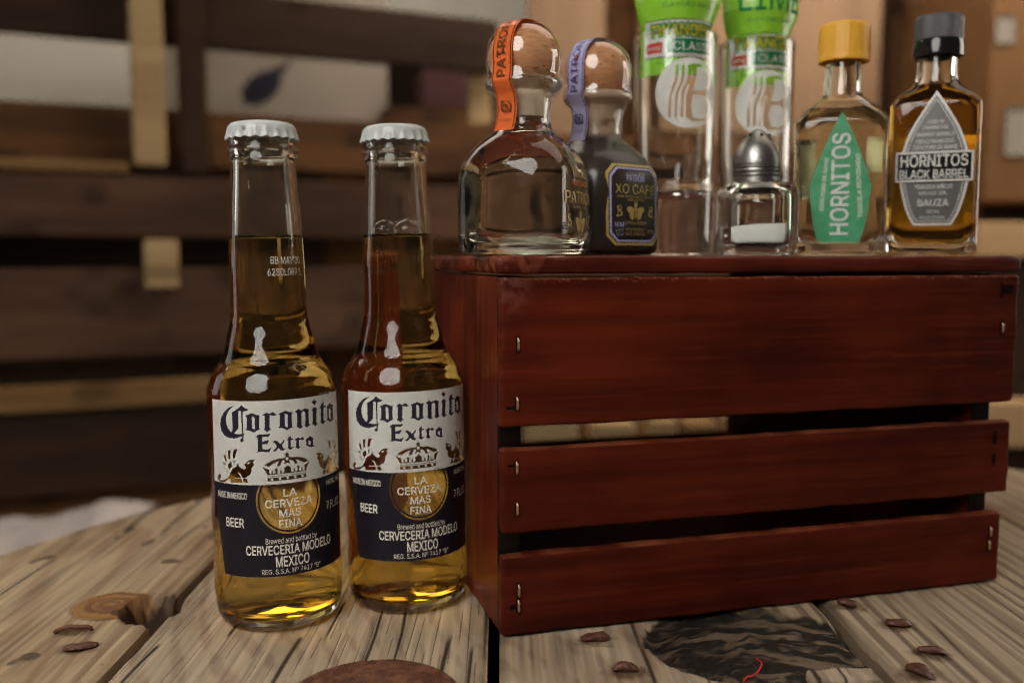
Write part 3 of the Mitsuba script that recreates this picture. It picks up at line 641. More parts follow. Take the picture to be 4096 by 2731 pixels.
CROWN_CUT = [[[0.73,71.89],[0.64,71.51],[0.42,71.25],[0.14,71.17],[-0.14,71.29],[-0.33,71.59],[-0.39,71.98],[-0.3,72.35],[-0.08,72.61],[0.2,72.7],[0.48,72.57],[0.67,72.28]],[[-5.57,63.84],[-5.65,63.58],[-5.85,63.4],[-6.11,63.34],[-6.36,63.41],[-6.54,63.61],[-6.6,63.87],[-6.52,64.13],[-6.32,64.32],[-6.06,64.38],[-5.81,64.3],[-5.63,64.1]],[[-2.43,63.94],[-2.51,63.68],[-2.71,63.51],[-2.97,63.45],[-3.22,63.54],[-3.4,63.74],[-3.46,64.0],[-3.38,64.26],[-3.18,64.44],[-2.92,64.49],[-2.67,64.41],[-2.49,64.21]],[[0.73,63.99],[0.65,63.74],[0.45,63.56],[0.18,63.52],[-0.08,63.61],[-0.26,63.82],[-0.32,64.08],[-0.24,64.34],[-0.04,64.51],[0.23,64.56],[0.49,64.47],[0.67,64.26]],[[3.86,63.99],[3.78,63.73],[3.57,63.57],[3.3,63.53],[3.03,63.63],[2.84,63.84],[2.78,64.11],[2.86,64.36],[3.07,64.53],[3.34,64.57],[3.61,64.47],[3.8,64.26]],[[6.97,64.0],[6.88,63.75],[6.66,63.59],[6.38,63.55],[6.1,63.66],[5.9,63.88],[5.84,64.15],[5.93,64.4],[6.14,64.57],[6.42,64.6],[6.7,64.5],[6.9,64.28]]]
def sm(pts, n=5):
    p = np.asarray(pts, float)
    q = spline(np.vstack([p, p[:1]]), n)[:-1]
    return Polygon(q).buffer(0)

def beer_art():
    U = lambda polys: union_all([Polygon(q).buffer(0) for q in polys])
    up = lambda g: affinity.translate(g, 0, .8)
    ink = U(INK).difference(U(INK_HOLES))
    reg = union_all([Point(30.0, 83.4).buffer(1.15).difference(Point(30.0, 83.4).buffer(.85)), text('R', 1.1, x=30.0, y=82.85)])
    ink = union_all([ink, reg])
    gl = up(U(GRIF).difference(U(GRIF_CUT)))
    gr = affinity.translate(affinity.scale(gl, -1, 1, origin=(0, 0)), .6, 0)
    crown = up(U(CROWN).difference(U(CROWN_CUT)))
    white = Polygon([(-34.0, 96.9), (34.2, 96.9), (34.9, 62.6), (-35.4, 62.6)]).difference(union_all([gl, gr, crown]))
    navy = Polygon([(-35.4, 63.4), (34.9, 63.4), (30.0, 25.8), (-29.8, 25.8)])
    cc = Point(.85, 56.6)
    ring = cc.buffer(13.8, 48).difference(cc.buffer(13.0, 48))
    navy = navy.difference(ring.intersection(sbox(-40, 0, 40, 63.4))).difference(cc.buffer(12.3, 48).intersection(sbox(-40, 0, 40, 63.4)))
    band_over = None
    lines = [text('LA', 3.0, 5.6, .9, 58.2, True), text('CERVEZA', 3.1, 19.8, .6, 54.0, True), text('MAS', 3.1, 9.0, .7, 49.8, True), text('FINA', 3.1, 9.4, .7, 45.6, True),
             text('Brewed and bottled by', 2.3, 21.6, 1.2, 39.3), text('CERVECERIA MODELO', 3.7, 38.0, 1.0, 34.8, True), text('MEXICO', 4.1, 13.9, 1.1, 29.7, True), text('REG. S.S.A. N\u00ba 7417 "B"', 2.0, 25.0, .9, 26.8),
             text('MADE IN MEXICO', 2.4, 15.6, -24.4, 57.6, True), text('BEER', 3.6, 9.2, -23.0, 46.0, True), text('7 FL.OZ.', 3.4, 11.4, 24.0, 49.2), text('MARC. REG.', 2.1, 12.4, 25.0, 59.4)]
    from shapely import transform
    warp = lambda g: transform(g, lambda q: np.column_stack([q[:, 0], np.interp(q[:, 1], [0, 25.8, 63.4, 98.0, 120], [-1.5, 24.3, 62.6, 95.8, 117.8])]))
    return ink, white, warp(navy), warp(union_all(lines))
ART = beer_art()

# beer bottle profile, base to lip: (radius, height)
outer_pts = [(.0215, .0006), (.0234, .0004), (.0252, .0016), (.0263, .0045), (.0269, .0090), (.0272, .0160), (.0272, .040), (.0272, .080), (.0272, .0950), (.0269, .0995), (.0256, .1033), (.0247, .1056), (.0232, .1080), (.0213, .1104), (.0200, .1130), (.0189, .1168), (.0178, .1215), (.0168, .1252), (.0161, .1296), (.0158, .1370), (.0157, .1446), (.0156, .152), (.0152, .1639), (.0146, .1743), (.0138, .1853), (.0134, .1925)]
op = spline(outer_pts, 4)
fin = np.array([(.0134, .1936), (.0133, .1948), (.0136, .1956), (.0144, .1972), (.0146, .1984), (.0144, .1996), (.0138, .2004), (.0138, .2010), (.0141, .2018), (.0141, .2040), (.0134, .2060), (.0118, .2070)])
outer = np.vstack([[(0, .0052), (.010, .0045), (.017, .0022)], op, fin])
inner = spline([(.0, .0074), (.010, .0066), (.017, .0044), (.0216, .0042), (.0238, .0072), (.0246, .014), (.0247, .060), (.0247, .0940), (.0243, .0990), (.0231, .1030), (.0221, .1053), (.0206, .1078), (.0187, .1103), (.0174, .1130), (.0163, .1168), (.0150, .1215), (.0141, .1255), (.0135, .1300), (.0132, .1380), (.0131, .1460), (.0129, .154), (.0124, .166), (.0116, .178), (.0109, .190), (.0106, .206)], 5)
inner[0, 0] = 0
def prof_r(z):
    i = np.argsort(op[:, 1]); return np.interp(z, op[i, 1], op[i, 0])
LEVEL = .1645

def beer_bottle(key, tw, phi, label, bubbles=False):
    tag(key, label, 'bottle', 'small beer bottles')
    k = int(np.argmin(np.abs(inner[:, 1] - LEVEL)))
    lev = inner[k, 1]
    below, above = inner[:k + 1], inner[k:]
    glass = cat(revolve(outer, 128), revolve([(.0118, .2070), (.0106, .206)], 128), flip(revolve(above, 128)))
    v = np.array(glass.vertices)
    v[:, :2] *= (1 + .0035 * (meshkit.fbm(v * np.array([60, 60, 35]) + phi * 3, 2) - .5))[:, None]
    glass = trimesh.Trimesh(v, glass.faces, process=False)
    add(key + '__glass', glass, 'm_glass', 50, tw)
    rr = inner[k, 0]
    men = [(rr, lev), (rr - .0004, lev - .0007), (rr - .0012, lev - .0012), (rr - .003, lev - .0014), (0, lev - .0014)]
    lq = revolve(below, 128)
    add(key + '__beer', lq, 'm_beer', 60, tw)
    add(key + '__beer__surface', revolve(men, 96), 'm_beer_top', 60, tw)
    ink, white, navy, lines = ART
    add(key + '__label', sheet(white, on_lathe(prof_r, BR, phi, .00012)), 'm_label_white', True, tw, label='white upper label with cut-out griffins and crown')
    add(key + '__label__lettering', sheet(ink, on_lathe(prof_r, BR, phi, .00019)), 'm_navy_ink', True, tw)
    add(key + '__label', sheet(navy, on_lathe(prof_r, BR, phi, .00012)), 'm_label_navy', True, tw, label='navy lower label with a clear round window')
    add(key + '__label_001__lettering', sheet(lines, on_lathe(prof_r, BR, phi, .00020)), 'm_cream_ink', True, tw)
    # crown cap with flutes
    n, fl = 252, 21
    prof = [(.0, .2106), (.0085, .2105), (.0118, .2101), (.0134, .2092), (.0142, .2078), (.0146, .2062), (.0150, .2046), (.0154, .2036)]
    pr = spline(prof, 4)
    th = np.arange(n) * 2 * math.pi / n
    w = .5 + .5 * np.cos(th * fl)
    rows = []
    for r, z in pr:
        a = np.clip((.2088 - z) / .0050, 0, 1)
        rr_ = r + (.0007 * (w ** 1.5) - .0005) * a
        rows.append(np.stack([rr_ * np.cos(th), rr_ * np.sin(th), z - .0005 * (1 - w) * a * a + th * 0], -1))
    low = rows[-1] * np.array([.955, .955, 1]) - np.array([0, 0, .0002]); inn = low * np.array([.99, .99, 1]) + np.array([0, 0, .003])
    rows += [low, inn]
    V = np.concatenate(rows); R_ = len(rows)
    i, j = np.meshgrid(np.arange(R_ - 1), np.arange(n), indexing='ij'); j2 = (j + 1) % n
    q = np.stack([i * n + j, (i + 1) * n + j, (i + 1) * n + j2, i * n + j2], -1).reshape(-1, 4)
    m = trimesh.Trimesh(V, np.vstack([q[:, [0, 1, 2]], q[:, [0, 2, 3]]]), process=False)
    m = trimesh.Trimesh(V, m.faces[m.area_faces > 1e-14], process=False)
    add(key + '__cap', m, 'm_cap_white', 60, tw)
    return lev

B1 = place_at(-.1022, .4022, .0003, 0, -.95) @ T().scale([1, 1, 1.005])
B2 = place_at(-.0478, .4222, .0003, 0, -1.15) @ T().scale([1, 1, 1.012])
beer_bottle('beer_bottle', B1, 24.5 * RAD, 'leftmost beer bottle of clear glass, standing nearest, with calm beer and navy label')
beer_bottle('beer_bottle_001', B2, 19.0 * RAD, 'beer bottle right beside the crate, with big bubbles on top of its beer')
# best-before print on the first neck, marks on the caps
def neck_print(key, lines, tw, phi, mat='m_label_white'):
    g = union_all(lines)
    add(key, sheet(g, on_lathe(prof_r, .0159, phi, .00010), .8), mat, True, tw)
neck_print('beer_bottle__date_print', [text('BB MAY 20', 3.0, 14.6, .6, 151.6), text('6280L089 1', 3.0, 16.2, 0, 146.8)], B1, 44 * RAD)
cap_r = lambda z: np.interp(z, [.2040, .2062, .2078, .2092], [.0158, .0151, .0146, .0139])
add('beer_bottle__cap__mark', sheet(union_all([text('2', 1.3, x=0, y=206.1, bold=True), sbox(-.85, 205.8, -.65, 207.8), sbox(.65, 205.8, .85, 207.8)]), on_lathe(cap_r, .0148, -14 * RAD, .0003), .4), 'm_navy_ink', True, B1)
add('beer_bottle_001__cap__mark', sheet(text('2348', .65, 2.0, 0, 204.9), on_lathe(cap_r, .0150, -2 * RAD, .0004), .4), 'm_navy_ink', True, B2)
# two large bubbles floating on the second bottle's beer
def bubble(x, y, r, h):
    m = trimesh.creation.icosphere(4, r); v = np.array(m.vertices); v[:, 2] = np.maximum(v[:, 2], -.3 * r) * h
    return trimesh.Trimesh(v + np.array([x, y, LEVEL + .0002]), m.faces, process=False)
scene['m_bubble'] = {'type': 'thindielectric', 'int_ior': 1.33}
add('beer_bottle_001__bubble', bubble(-.0052, -.0030, .0052, 1.0), 'm_bubble', True, B2)
add('beer_bottle_001__bubble', bubble(.0048, -.0015, .0068, .8), 'm_bubble', True, B2)

# ------------------------------------------------------------------ two cork-stoppered liquor miniatures
SQ = [(.0006, .0210, 3.4), (.0018, .0228, 3.5), (.0050, .0237, 3.6), (.020, .0239, 3.6), (.034, .0237, 3.5), (.0405, .0225, 3.3), (.0462, .0197, 3.0), (.0505, .0160, 2.7), (.0535, .0128, 2.4), (.0560, .0112, 2.1), (.0590, .0105, 2.0), (.0660, .0104, 2.0), (.0700, .0108, 2.0), (.0722, .0128, 2.0), (.0738, .0147, 2.0), (.0752, .0151, 2.0), (.0768, .0146, 2.0)]
SQF = ring_spline([(z, a, a, n) for z, a, n in SQ], 5)
SQF = SQF[np.argsort(SQF[:, 0])]
def sq_body(rings, d=0.0):
    return [(z, a - d, a - d, n) for z, a, n in rings]
def liquor_bottle(key, tw, opaque):
    ring = ring_spline(sq_body(SQ), 5)
    out = np.vstack([[(.0030, 0, 0, 4), (.0026, .012, .012, 4.0)], ring])
    out = [tuple(x) for x in out]
    lid = [(.0774, .0140, .0140, 2), (.0774, .0, .0, 2)]
    if opaque:
        add(key + '__glass', loft(out + lid, 128), 'm_frost', 50, tw)
    else:
        inn = [(.0052, 0, 0, 4), (.0054, .014, .014, 4.5), (.0068, .0188, .0188, 3.1), (.0100, .0208, .0208, 3.1), (.020, .0212, .0212, 3.1), (.034, .0210, .0210, 3.1), (.0400, .0200, .0200, 3.0), (.0450, .0175, .0175, 2.9), (.0490, .0138, .0138, 2.8), (.0520, .0108, .0108, 2.3), (.0550, .0090, .0090, 2.0), (.0600, .0083, .0083, 2.0), (.0605, .0, .0, 2)]
        li = ring_spline(inn[:-1], 4)
        lev = .0530
        k = int(np.argmin(np.abs(li[:, 0] - lev)))
        v = loft(out + lid, 128)
        glass = cat(wobble(v, .00035, 70, 1), flip(wobble(loft([tuple(x) for x in li[k:]] + [inn[-1]], 128), .0007, 85, 2)))
        add(key + '__glass', glass, 'm_glass', 50, tw)
        add(key + '__tequila', wobble(loft([tuple(x) for x in li[:k + 1]], 128), .0007, 85, 2), 'm_tequila', 55, tw)
        t = tuple(li[k])
        add(key + '__tequila__surface', loft([t, (t[0] - .0007, t[1] - .001, t[2] - .001, t[3]), (t[0] - .0009, 0, 0, t[3])], 128), 'm_tequila_top', 60, tw)
    # cork ball under clear shrink wrap, its shank down in the neck
    bp = [(.0000, .1014)] + [(.0145 * math.sin(a), .0872 + .0142 * math.cos(a)) for a in np.linspace(.15, 2.35, 24)] + [(.0100, .0775)]
    ball = revolve(bp[::-1], 96)
    vv = np.array(ball.vertices); vv += .0005 * (meshkit.fbm(vv * 130, 3, 4)[:, None] - .5)
    add(key + '__cork', trimesh.Trimesh(vv, ball.faces, process=False), 'm_cork', True, tw)
def shrink_wrap(key, tw):
    pr = spline([(.0112, .0580), (.0114, .0640), (.0122, .0700), (.0146, .0728), (.0157, .0752), (.0152, .0775), (.0149, .0800), (.0152, .0850), (.0151, .0890), (.0138, .0945), (.0108, .0988), (.0062, .1014), (.0, .1023)], 5)
    pr[-1, 0] = 0
    m = revolve(pr, 120); v = np.array(m.vertices)
    v += .0009 * (meshkit.fbm(v * np.array([220, 220, 130]), 3, 6)[:, None] - .5) * np.where(v[:, 2:] < .0815, 1.0, .35)
    add(key, trimesh.Trimesh(v, m.faces, process=False), 'm_wrap', 70, tw)
def strip(key, tw, mat, ink, phi=0.0):
    """paper strip over the cork: runs up the neck front, over the ball and down behind"""
    half = [(.0150, .0540), (.0138, .0575), (.0129, .0630), (.0136, .0690), (.0154, .0724), (.0166, .0752), (.0160, .0785), (.0160, .0850), (.0157, .0900), (.0142, .0955), (.0110, .1000), (.0062, .1027), (.0, .1035)]
    path = spline(half, 5)
    path = np.vstack([path, (path * np.array([-1, 1]))[::-1][1:]])
    s = np.concatenate([[0], np.cumsum(np.linalg.norm(np.diff(path, axis=0), axis=1))]) * 1000
    def place(off):
        def f(u, v):
            r = np.interp(v, s, path[:, 0]); z = np.interp(v, s, path[:, 1])
            dr_ = np.interp(v + .3, s, path[:, 0]) - np.interp(v - .3, s, path[:, 0]); dz = np.interp(v + .3, s, path[:, 1]) - np.interp(v - .3, s, path[:, 1])
            n = np.stack([dz, -dr_], -1); n /= np.linalg.norm(n, axis=1, keepdims=True) + 1e-12
            r, z = r + n[:, 0] * off, z + n[:, 1] * off
            uu = u / 1000
            # follows the round ball sideways
            bend = np.where(np.abs(r) > .006, np.sqrt(np.maximum(r * r - uu * uu, 1e-9)) * np.sign(r), r)
            zz = z - np.where(np.abs(r) <= .006, uu * uu / .03, 0)
            return np.stack([uu, -bend, zz], -1)
        return f
    w = 4.7
    base = sbox(-w, 0, w, s[-1])
    add(key, sheet(base, place(0), .8, 1), mat, True, tw)
    deco = [sbox(-w + .5, 1, -w + .8, s[-1] - 1), sbox(w - .8, 1, w - .5, s[-1] - 1)]
    word = affinity.rotate(text('PATRON', 4.0, 25.0, 0, 0), 90, origin=(0, 0))
    deco.append(affinity.translate(word, 1.9, 36.0))
    c = (0, 10.5)
    deco += [Point(c).buffer(2.6).difference(Point(c).buffer(2.1)).difference(sbox(-.6, 12, .6, 14)), Point(c[0] - .3, c[1] - .4).buffer(1.5).difference(Point(c[0] - .3, c[1] - .4).buffer(1.0)), Point(c).buffer(.45), sbox(.8, 8.2, 2.6, 8.8), sbox(-2.6, 12.4, -1.0, 13.0),
             text('TEQUILA', 1.0, 5.4, 0, 4.2)]
    add(key + '__lettering', sheet(union_all(deco), place(.00008), .8, 1), ink, True, tw)

Q1 = place_at(.0052, .4090, TOP, -23) @ T().scale([1.065, 1.065, .962])
Q1S = place_at(.0052, .4090, TOP, -35) @ T().scale([1.065, 1.065, .962])
Q2 = place_at(.0406, .4530, TOP, -51) @ T().scale([1.05, 1.05, .985])
Q2S = place_at(.0406, .4530, TOP, -45) @ T().scale([1.05, 1.05, .985])
tag('tequila_bottle', 'clear squat miniature bottle with cork ball under an orange paper strip', 'bottle')
liquor_bottle('tequila_bottle', Q1, False)
shrink_wrap('tequila_bottle__shrink_wrap', Q1)
strip('tequila_bottle__strip', Q1S, 'm_orange', 'm_brown_ink')
tag('coffee_liqueur_bottle', 'dark brown satin miniature bottle with black label and cork ball under a lavender strip', 'bottle')
liquor_bottle('coffee_liqueur_bottle', Q2, True)
shrink_wrap('coffee_liqueur_bottle__shrink_wrap', Q2)
strip('coffee_liqueur_bottle__strip', Q2S, 'm_lavender', 'm_violet_ink')
add('tequila_bottle__cork__shank', revolve([(0, .0610), (.0078, .0610), (.0079, .0640), (.0079, .0772), (0, .0772)], 64), 'm_cork_pale', 40, Q1)

def bee(s):
    wing = affinity.rotate(affinity.scale(Point(0, 0).buffer(1), 1.5, 2.5), 62, origin=(0, 0))
    low = affinity.rotate(affinity.scale(Point(0, 0).buffer(1), .9, 1.9), 30, origin=(0, 0))
    g = [affinity.translate(wing, -2.3, -.2), affinity.translate(affinity.scale(wing, -1, 1, origin=(0, 0)), 2.3, -.2), affinity.translate(low, -2.2, -2.2), affinity.translate(affinity.scale(low, -1, 1, origin=(0, 0)), 2.2, -2.2)]
    body = union_all([affinity.scale(Point(0, -.8).buffer(1), .95, 2.4), Point(0, 2.2).buffer(.9), LineString([(-.3, 2.8), (-.9, 3.8)]).buffer(.15), LineString([(.3, 2.8), (.9, 3.8)]).buffer(.15)])
    cut = union_all([sbox(-1, y, 1, y + .22) for y in (-2.4, -1.7, -1.0, -.3)])
    wings = union_all(g).difference(body.buffer(.22))
    return affinity.scale(union_all([wings, body.difference(cut)]), s, s, origin=(0, 0))
def flourish(s, m=1):
    g = union_all([Point(0, 1.2).buffer(1.1).difference(Point(.2, 1.3).buffer(.65)), Point(.3, -.9).buffer(1.2).difference(Point(.1, -.9).buffer(.75)), Point(-.9, -1.9).buffer(.5)])
    return affinity.scale(g, s * m, s, origin=(0, 0))
def on_side(half, off):
    """artwork on the bottle's right-hand face (x = +half)"""
    def f(u, v):
        uu, z = u / 1000, v / 1000
        a, n = np.interp(z, SQF[:, 0], SQF[:, 1]), np.interp(z, SQF[:, 0], SQF[:, 3])
        k = np.clip(np.abs(uu) / a, 0, .999)
        x = a * (1 - k ** n) ** (1 / n) + off
        return np.stack([x, uu, z], -1)
    return f
# gold print on the clear bottle's right face
gold = [text('PATR\u00d3N', 5.0, 29.0, 0, 22.6), text('100% PURO DE AGAVE', 1.0, 15.0, 0, 20.4), affinity.translate(bee(1.25), 0, 14.6), affinity.translate(flourish(1.2), -11.5, 15.0), affinity.translate(flourish(1.2, -1), 11.5, 15.0),
        text('TEQUILA', 2.9, 17.0, 0, 34.0), text('HECHO EN MEXICO', 1.1, 13.0, 0, 8.6), text('MADE IN MEXICO', 1.1, 13.0, 0, 6.8), sbox(-9, 37.6, 9, 37.8)]
add('tequila_bottle__print', sheet(union_all(gold), on_side(.023, .00035)), 'm_gold', True, Q1, label='gold lettering and bee emblem on the right face')
add('tequila_bottle__print', sheet(union_all([text('REPOSADO', 2.3, 18.0, 0, 30.2)]), on_side(.023, .00035)), 'm_orange', True, Q1)
add('tequila_bottle__print', sheet(union_all([text('NOM', 2.2, 5.6, -14.0, 11.0, True), sbox(-16.8, 13.6, -11.2, 13.9), text('1492', 1.5, 5.0, -14.0, 8.6), text('50 ml', 1.5, 5.0, -14.0, 6.0)]), on_side(.023, .00035)), 'm_navy_ink', True, Q1)
# black octagonal label on the dark bottle's right face
oct_ = lambda w, h, c: Polygon([(-w + c, -h), (w - c, -h), (w, -h + c), (w, h - c), (w - c, h), (-w + c, h), (-w, h - c), (-w, -h + c)])
LC = 23.5
mv = lambda g: affinity.translate(g, 0, LC)
add('coffee_liqueur_bottle__label', sheet(mv(oct_(16.2, 18.8, 4.2)), on_side(.023, .00035)), 'm_black_gloss', True, Q2, label='black octagonal label with gold and lavender border')
add('coffee_liqueur_bottle__label__border', sheet(mv(oct_(16.1, 18.7, 4.2).difference(oct_(14.9, 17.5, 3.9))), on_side(.023, .00048)), 'm_gold', True, Q2)
add('coffee_liqueur_bottle__label__border', sheet(mv(oct_(14.5, 17.1, 3.8).difference(oct_(13.6, 16.2, 3.6))), on_side(.023, .00048)), 'm_lavender', True, Q2)
add('coffee_liqueur_bottle__label__lettering', sheet(mv(union_all([text('PATR\u00d3N', 2.9, 11.0, 0, 10.8, True), text('NOM', 2.0, 5.0, -9.6, -10.2, True), text('1492', 1.3, 4.2, -9.6, -12.4), text('50 ml', 1.3, 4.0, -9.4, -14.4)])), on_side(.023, .00048)), 'm_lavender', True, Q2)
add('coffee_liqueur_bottle__label__lettering', sheet(mv(union_all([text('XO CAFE', 4.3, 24.0, 0, 5.0), text('MADE WITH AUTHENTIC TEQUILA', .95, 22.0, 0, 3.2), text('AND COFFEE', .95, 10.0, 0, 1.7), affinity.translate(bee(1.15), 0, -2.6), affinity.translate(flourish(1.15), -9.8, -3.0), affinity.translate(flourish(1.15, -1), 9.8, -3.0),
    text('COFFEE LIQUEUR', 1.3, 13.5, 0, -9.0), text('HECHO EN MEXICO', 1.25, 11.5, 0, -12.0), text('MADE IN MEXICO', 1.25, 11.5, 0, -14.0), text('35% ALC', 1.1, 4.6, 10.0, -12.6)])), on_side(.023, .00048)), 'm_gold', True, Q2)

# ------------------------------------------------------------------ shot glasses with packets of salt
def shot_glass(key, tw, H, R, phi, label, cz):
    tag(key, label, 'glass', 'tall shot glasses on the crate')
    o = [(0, .0010), (R * .86, .0004), (R * .93, .0012), (R * .955, .0035), (R * .965, .02), (R * .985, H * .6), (R, H - .0012), (R - .0004, H - .0003), (R - .0010, H), (R - .0016, H - .0003), (R - .0019, H - .0012)]
    i = spline([(R - .0019, H - .0012), (R * .985 - .0021, H * .6), (R * .965 - .0024, .048), (R * .95 - .0032, .038), (R * .82, .0325), (R * .5, .0298), (0, .0290)], 6)
    i[-1, 0] = 0
    add(key, revolve(np.vstack([o, i[1:]]), 112), 'm_glass', 40, tw)
    # frosted disc with a fork and a round-bellied letter left clear
    c = (0, cz)
    disc = affinity.scale(Point(0, 0).buffer(17.2, 40), 1.0, 1.0)
    def wave(x, w):
        y = np.linspace(-11.5, 13.0, 22)
        d = 3.4 * (1 / (1 + np.exp(-(y - 3.0) / 1.6)))
        return LineString(list(zip(x + d, y))).buffer(w / 2, cap_style=1)
    tines = [wave(-9.6, 1.3), wave(-6.6, 1.3), wave(-3.6, 1.3), wave(-.6, 2.0)]
    up = sbox(1.5, 1.0, 6.2, 13.0).union(Point(6.2, 7.0).buffer(6.0)).difference(sbox(-20, -20, .8, 20))
    lo = sbox(1.5, -12.5, 6.6, -.6).union(Point(6.6, -6.5).buffer(6.0)).difference(sbox(-20, -20, .8, 20))
    bout = union_all([up, lo]).buffer(1.2).difference(union_all([up, lo]).buffer(-.35))
    mid = sbox(.5, -.9, 7.0, 1.3)
    art = affinity.translate(disc.difference(union_all(tines + [bout, mid])), *c)
    rr = lambda z: np.interp(z, [.0035, .02, H * .6, H], [R * .955, R * .965, R * .985, R])
    add(key + '__frosted_logo', sheet(art, on_lathe(rr, R, phi, .00010), 1.2), 'm_frosted_print', True, tw)
GA = place_at(.0842, .4950, TOP, 0)
GB = place_at(.1333, .5230, TOP, 0)
HA, HB, RG = .1125, .1150, .0214
shot_glass('shot_glass', GA, HA, RG, 10 * RAD, 'tall shot glass beside the dark bottle, holding the left green packet', 80.5)
shot_glass('shot_glass_001', GB, HB, .0203, 3 * RAD, 'tall shot glass behind the salt shaker, holding the right green packet', 80.0)

def packet(key, tw, z0, label, seed, R0):
    """green foil pouch, curved to the glass, standing in it"""
    W, Ht = R0 * 1000 * 3.1, 62.0
    top = ((HA if R0 > .0165 else HB) - z0) * 1000 + 1.0
    def place(off):
        def f(u, v):
            t = np.clip(v / Ht, 0, 1)
            flare = 1 + .10 * np.clip((v - 26) / 20, 0, 1)
            R = R0 + .0065 * np.clip((v - top) / 14, 0, 1)
            ph = u / 1000 / R * flare
            pil = .0008 * np.sin(np.clip((u / W + .5), 0, 1) * math.pi) * np.sin(np.clip(t, 0, 1) * math.pi)
            wr = .0008 * (meshkit.fbm(np.stack([u / 7 + seed, v / 11, u * 0], -1), 2) - .5)
            r = R + pil + wr + off
            return np.stack([r * np.sin(ph), .0004 + (R - R0) * .5 - r * np.cos(ph), z0 + v / 1000], -1)
        return f
    def back(u, v):
        p = place(0)(u, v); p[:, 1] += .0022 * np.sin(np.clip(u / W + .5, 0, 1) * math.pi) + .0004
        return p
    tag(key, label, 'packet', 'green salt packets in the shot glasses')
    outline = sbox(-W / 2, 0, W / 2, Ht)
    cols = [sbox(-W / 2, a, W / 2, a + 3.0) for a in np.arange(0, Ht, 3.0)]
    front = cat(*[sheet(c, place(0), 1.2) for c in cols])
    bk = cat(*[sheet(c, back, 2.4) for c in cols])
    add(key + '__pouch', cat(front, flip(bk)), 'm_lime_bag', True, tw)
    pw = Polygon([(-21.0, 8.6), (21.5, 7.8), (21.5, 26.0), (-21.0, 26.0)])
    rim = pw.buffer(.5).difference(pw)
    add(key + '__panel', sheet2(pw, place(.00010), 1.2), 'm_label_white', True, tw)
    add(key + '__panel__border', sheet2(rim, place(.00012), 1.2), 'm_black_matt', True, tw)
    word = text('TWANGERZ', 5.6, 36.0, 1.0, 18.6, True)
    add(key + '__panel__lettering', sheet2(word, place(.00028), 1.0), 'm_yellow_ink', True, tw)
    add(key + '__panel__lettering', sheet2(word.buffer(.8).difference(word), place(.00022), 1.0), 'm_dark_green', True, tw)
    add(key + '__band', sheet2(sbox(-8.0, 10.0, 21.2, 17.0), place(.00018), 1.2), 'm_dark_green', True, tw)
    add(key + '__band__lettering', sheet2(text('CLASSIC', 4.0, 24.0, 7.0, 11.5, True), place(.00028), 1.0), 'm_label_white', True, tw)
    add(key + '__badge', sheet2(sbox(-19.0, 10.8, -10.6, 15.2).buffer(.3), place(.0002), 1.0), 'm_red_ink', True, tw)
    add(key + '__badge__lettering', sheet2(text('twang', 2.0, 7.0, -14.8, 12.2, True), place(.00028), 1.0), 'm_label_white', True, tw)
    add(key + '__lettering', sheet2(text('LIME', 14.0, 34.0, 2.0, 37.5, False), place(.00018), 1.0), 'm_dark_green', True, tw)
    for g_ in (text('FLAVORED SALT', 1.9, 24.0, 1.5, 32.0), text('ALL NATURAL', 1.7, 15.0, -6.0, 5.0)):
        add(key + '__lettering', sheet2(g_, place(.00018), 1.0), 'm_dark_green', True, tw)
PA = GA @ T().rotate([0, 0, 1], 4)
PB = GB @ T().rotate([0, 0, 1], 6)
packet('salt_packet', PA, .0905, 'green foil salt packet standing in the left shot glass', 1.0, .0174)
packet('salt_packet_001', PB, .0905, 'green foil salt packet standing in the right shot glass, behind the shaker', 5.0, .0163)

# ------------------------------------------------------------------ salt shaker
S = place_at(.1161, .4500, TOP, -6) @ T().scale([1.04, 1.04, 1.0])
tag('salt_shaker', 'small square glass salt shaker with a pointed steel dome lid, half full of salt', 'salt shaker')
jr = [(.0034, 0, 0, 5), (.0028, .010, .010, 5), (.0006, .0140, .0140, 6), (.0005, .0150, .0150, 8), (.0016, .0164, .0164, 9), (.0040, .0168, .0168, 11), (.015, .0168, .0168, 11), (.028, .0167, .0167, 11), (.0312, .0163, .0163, 9), (.0332, .0150, .0150, 6), (.0342, .0125, .0125, 4), (.0345, .0105, .0105, 2.2), (.0352, .0098, .0098, 2), (.0385, .0098, .0098, 2)]
ji = [(.0385, .0080, .0080, 2), (.0340, .0084, .0084, 2.1), (.0322, .0105, .0105, 3.4), (.0306, .0132, .0132, 5), (.0275, .0142, .0142, 6), (.0125, .0142, .0142, 6), (.0060, .0140, .0140, 6), (.0045, .0125, .0125, 6), (.0052, .006, .006, 6), (.0056, 0, 0, 6)]
add('salt_shaker__jar', loft(jr + ji, 128), 'm_glass', 45, S)
sr = [(.0062, 0, 0, 6), (.0058, .006, .006, 6), (.0052, .0122, .0122, 6), (.0066, .01365, .01365, 6), (.0128, .01385, .01385, 6), (.0140, .0137, .0137, 6), (.0146, .007, .007, 4), (.0147, 0, 0, 4)]
sm_ = loft(sr, 96); v = np.array(sm_.vertices); v[:, 2] += np.where(v[:, 2] > .013, .0012 * (meshkit.fbm(v * 120, 2) - .5) + .05 * v[:, 0], 0)
add('salt_shaker__salt', trimesh.Trimesh(v, sm_.faces, process=False), 'm_salt', 50, S)
dome = spline([(.0100, .0335), (.0104, .0338), (.0104, .0366)], 2).tolist() + [(.0099, .0372), (.0107, .0378), (.0107, .0386), (.0097, .0393), (.0107, .0400), (.0106, .0406), (.0098, .0410)] + spline([(.0106, .0412), (.0107, .0440), (.0101, .0478), (.0086, .0516), (.0062, .0550), (.0036, .0577), (.0013, .0592), (0, .0596)], 5).tolist()
dome[-1][0] = 0
dm = revolve(dome, 96)
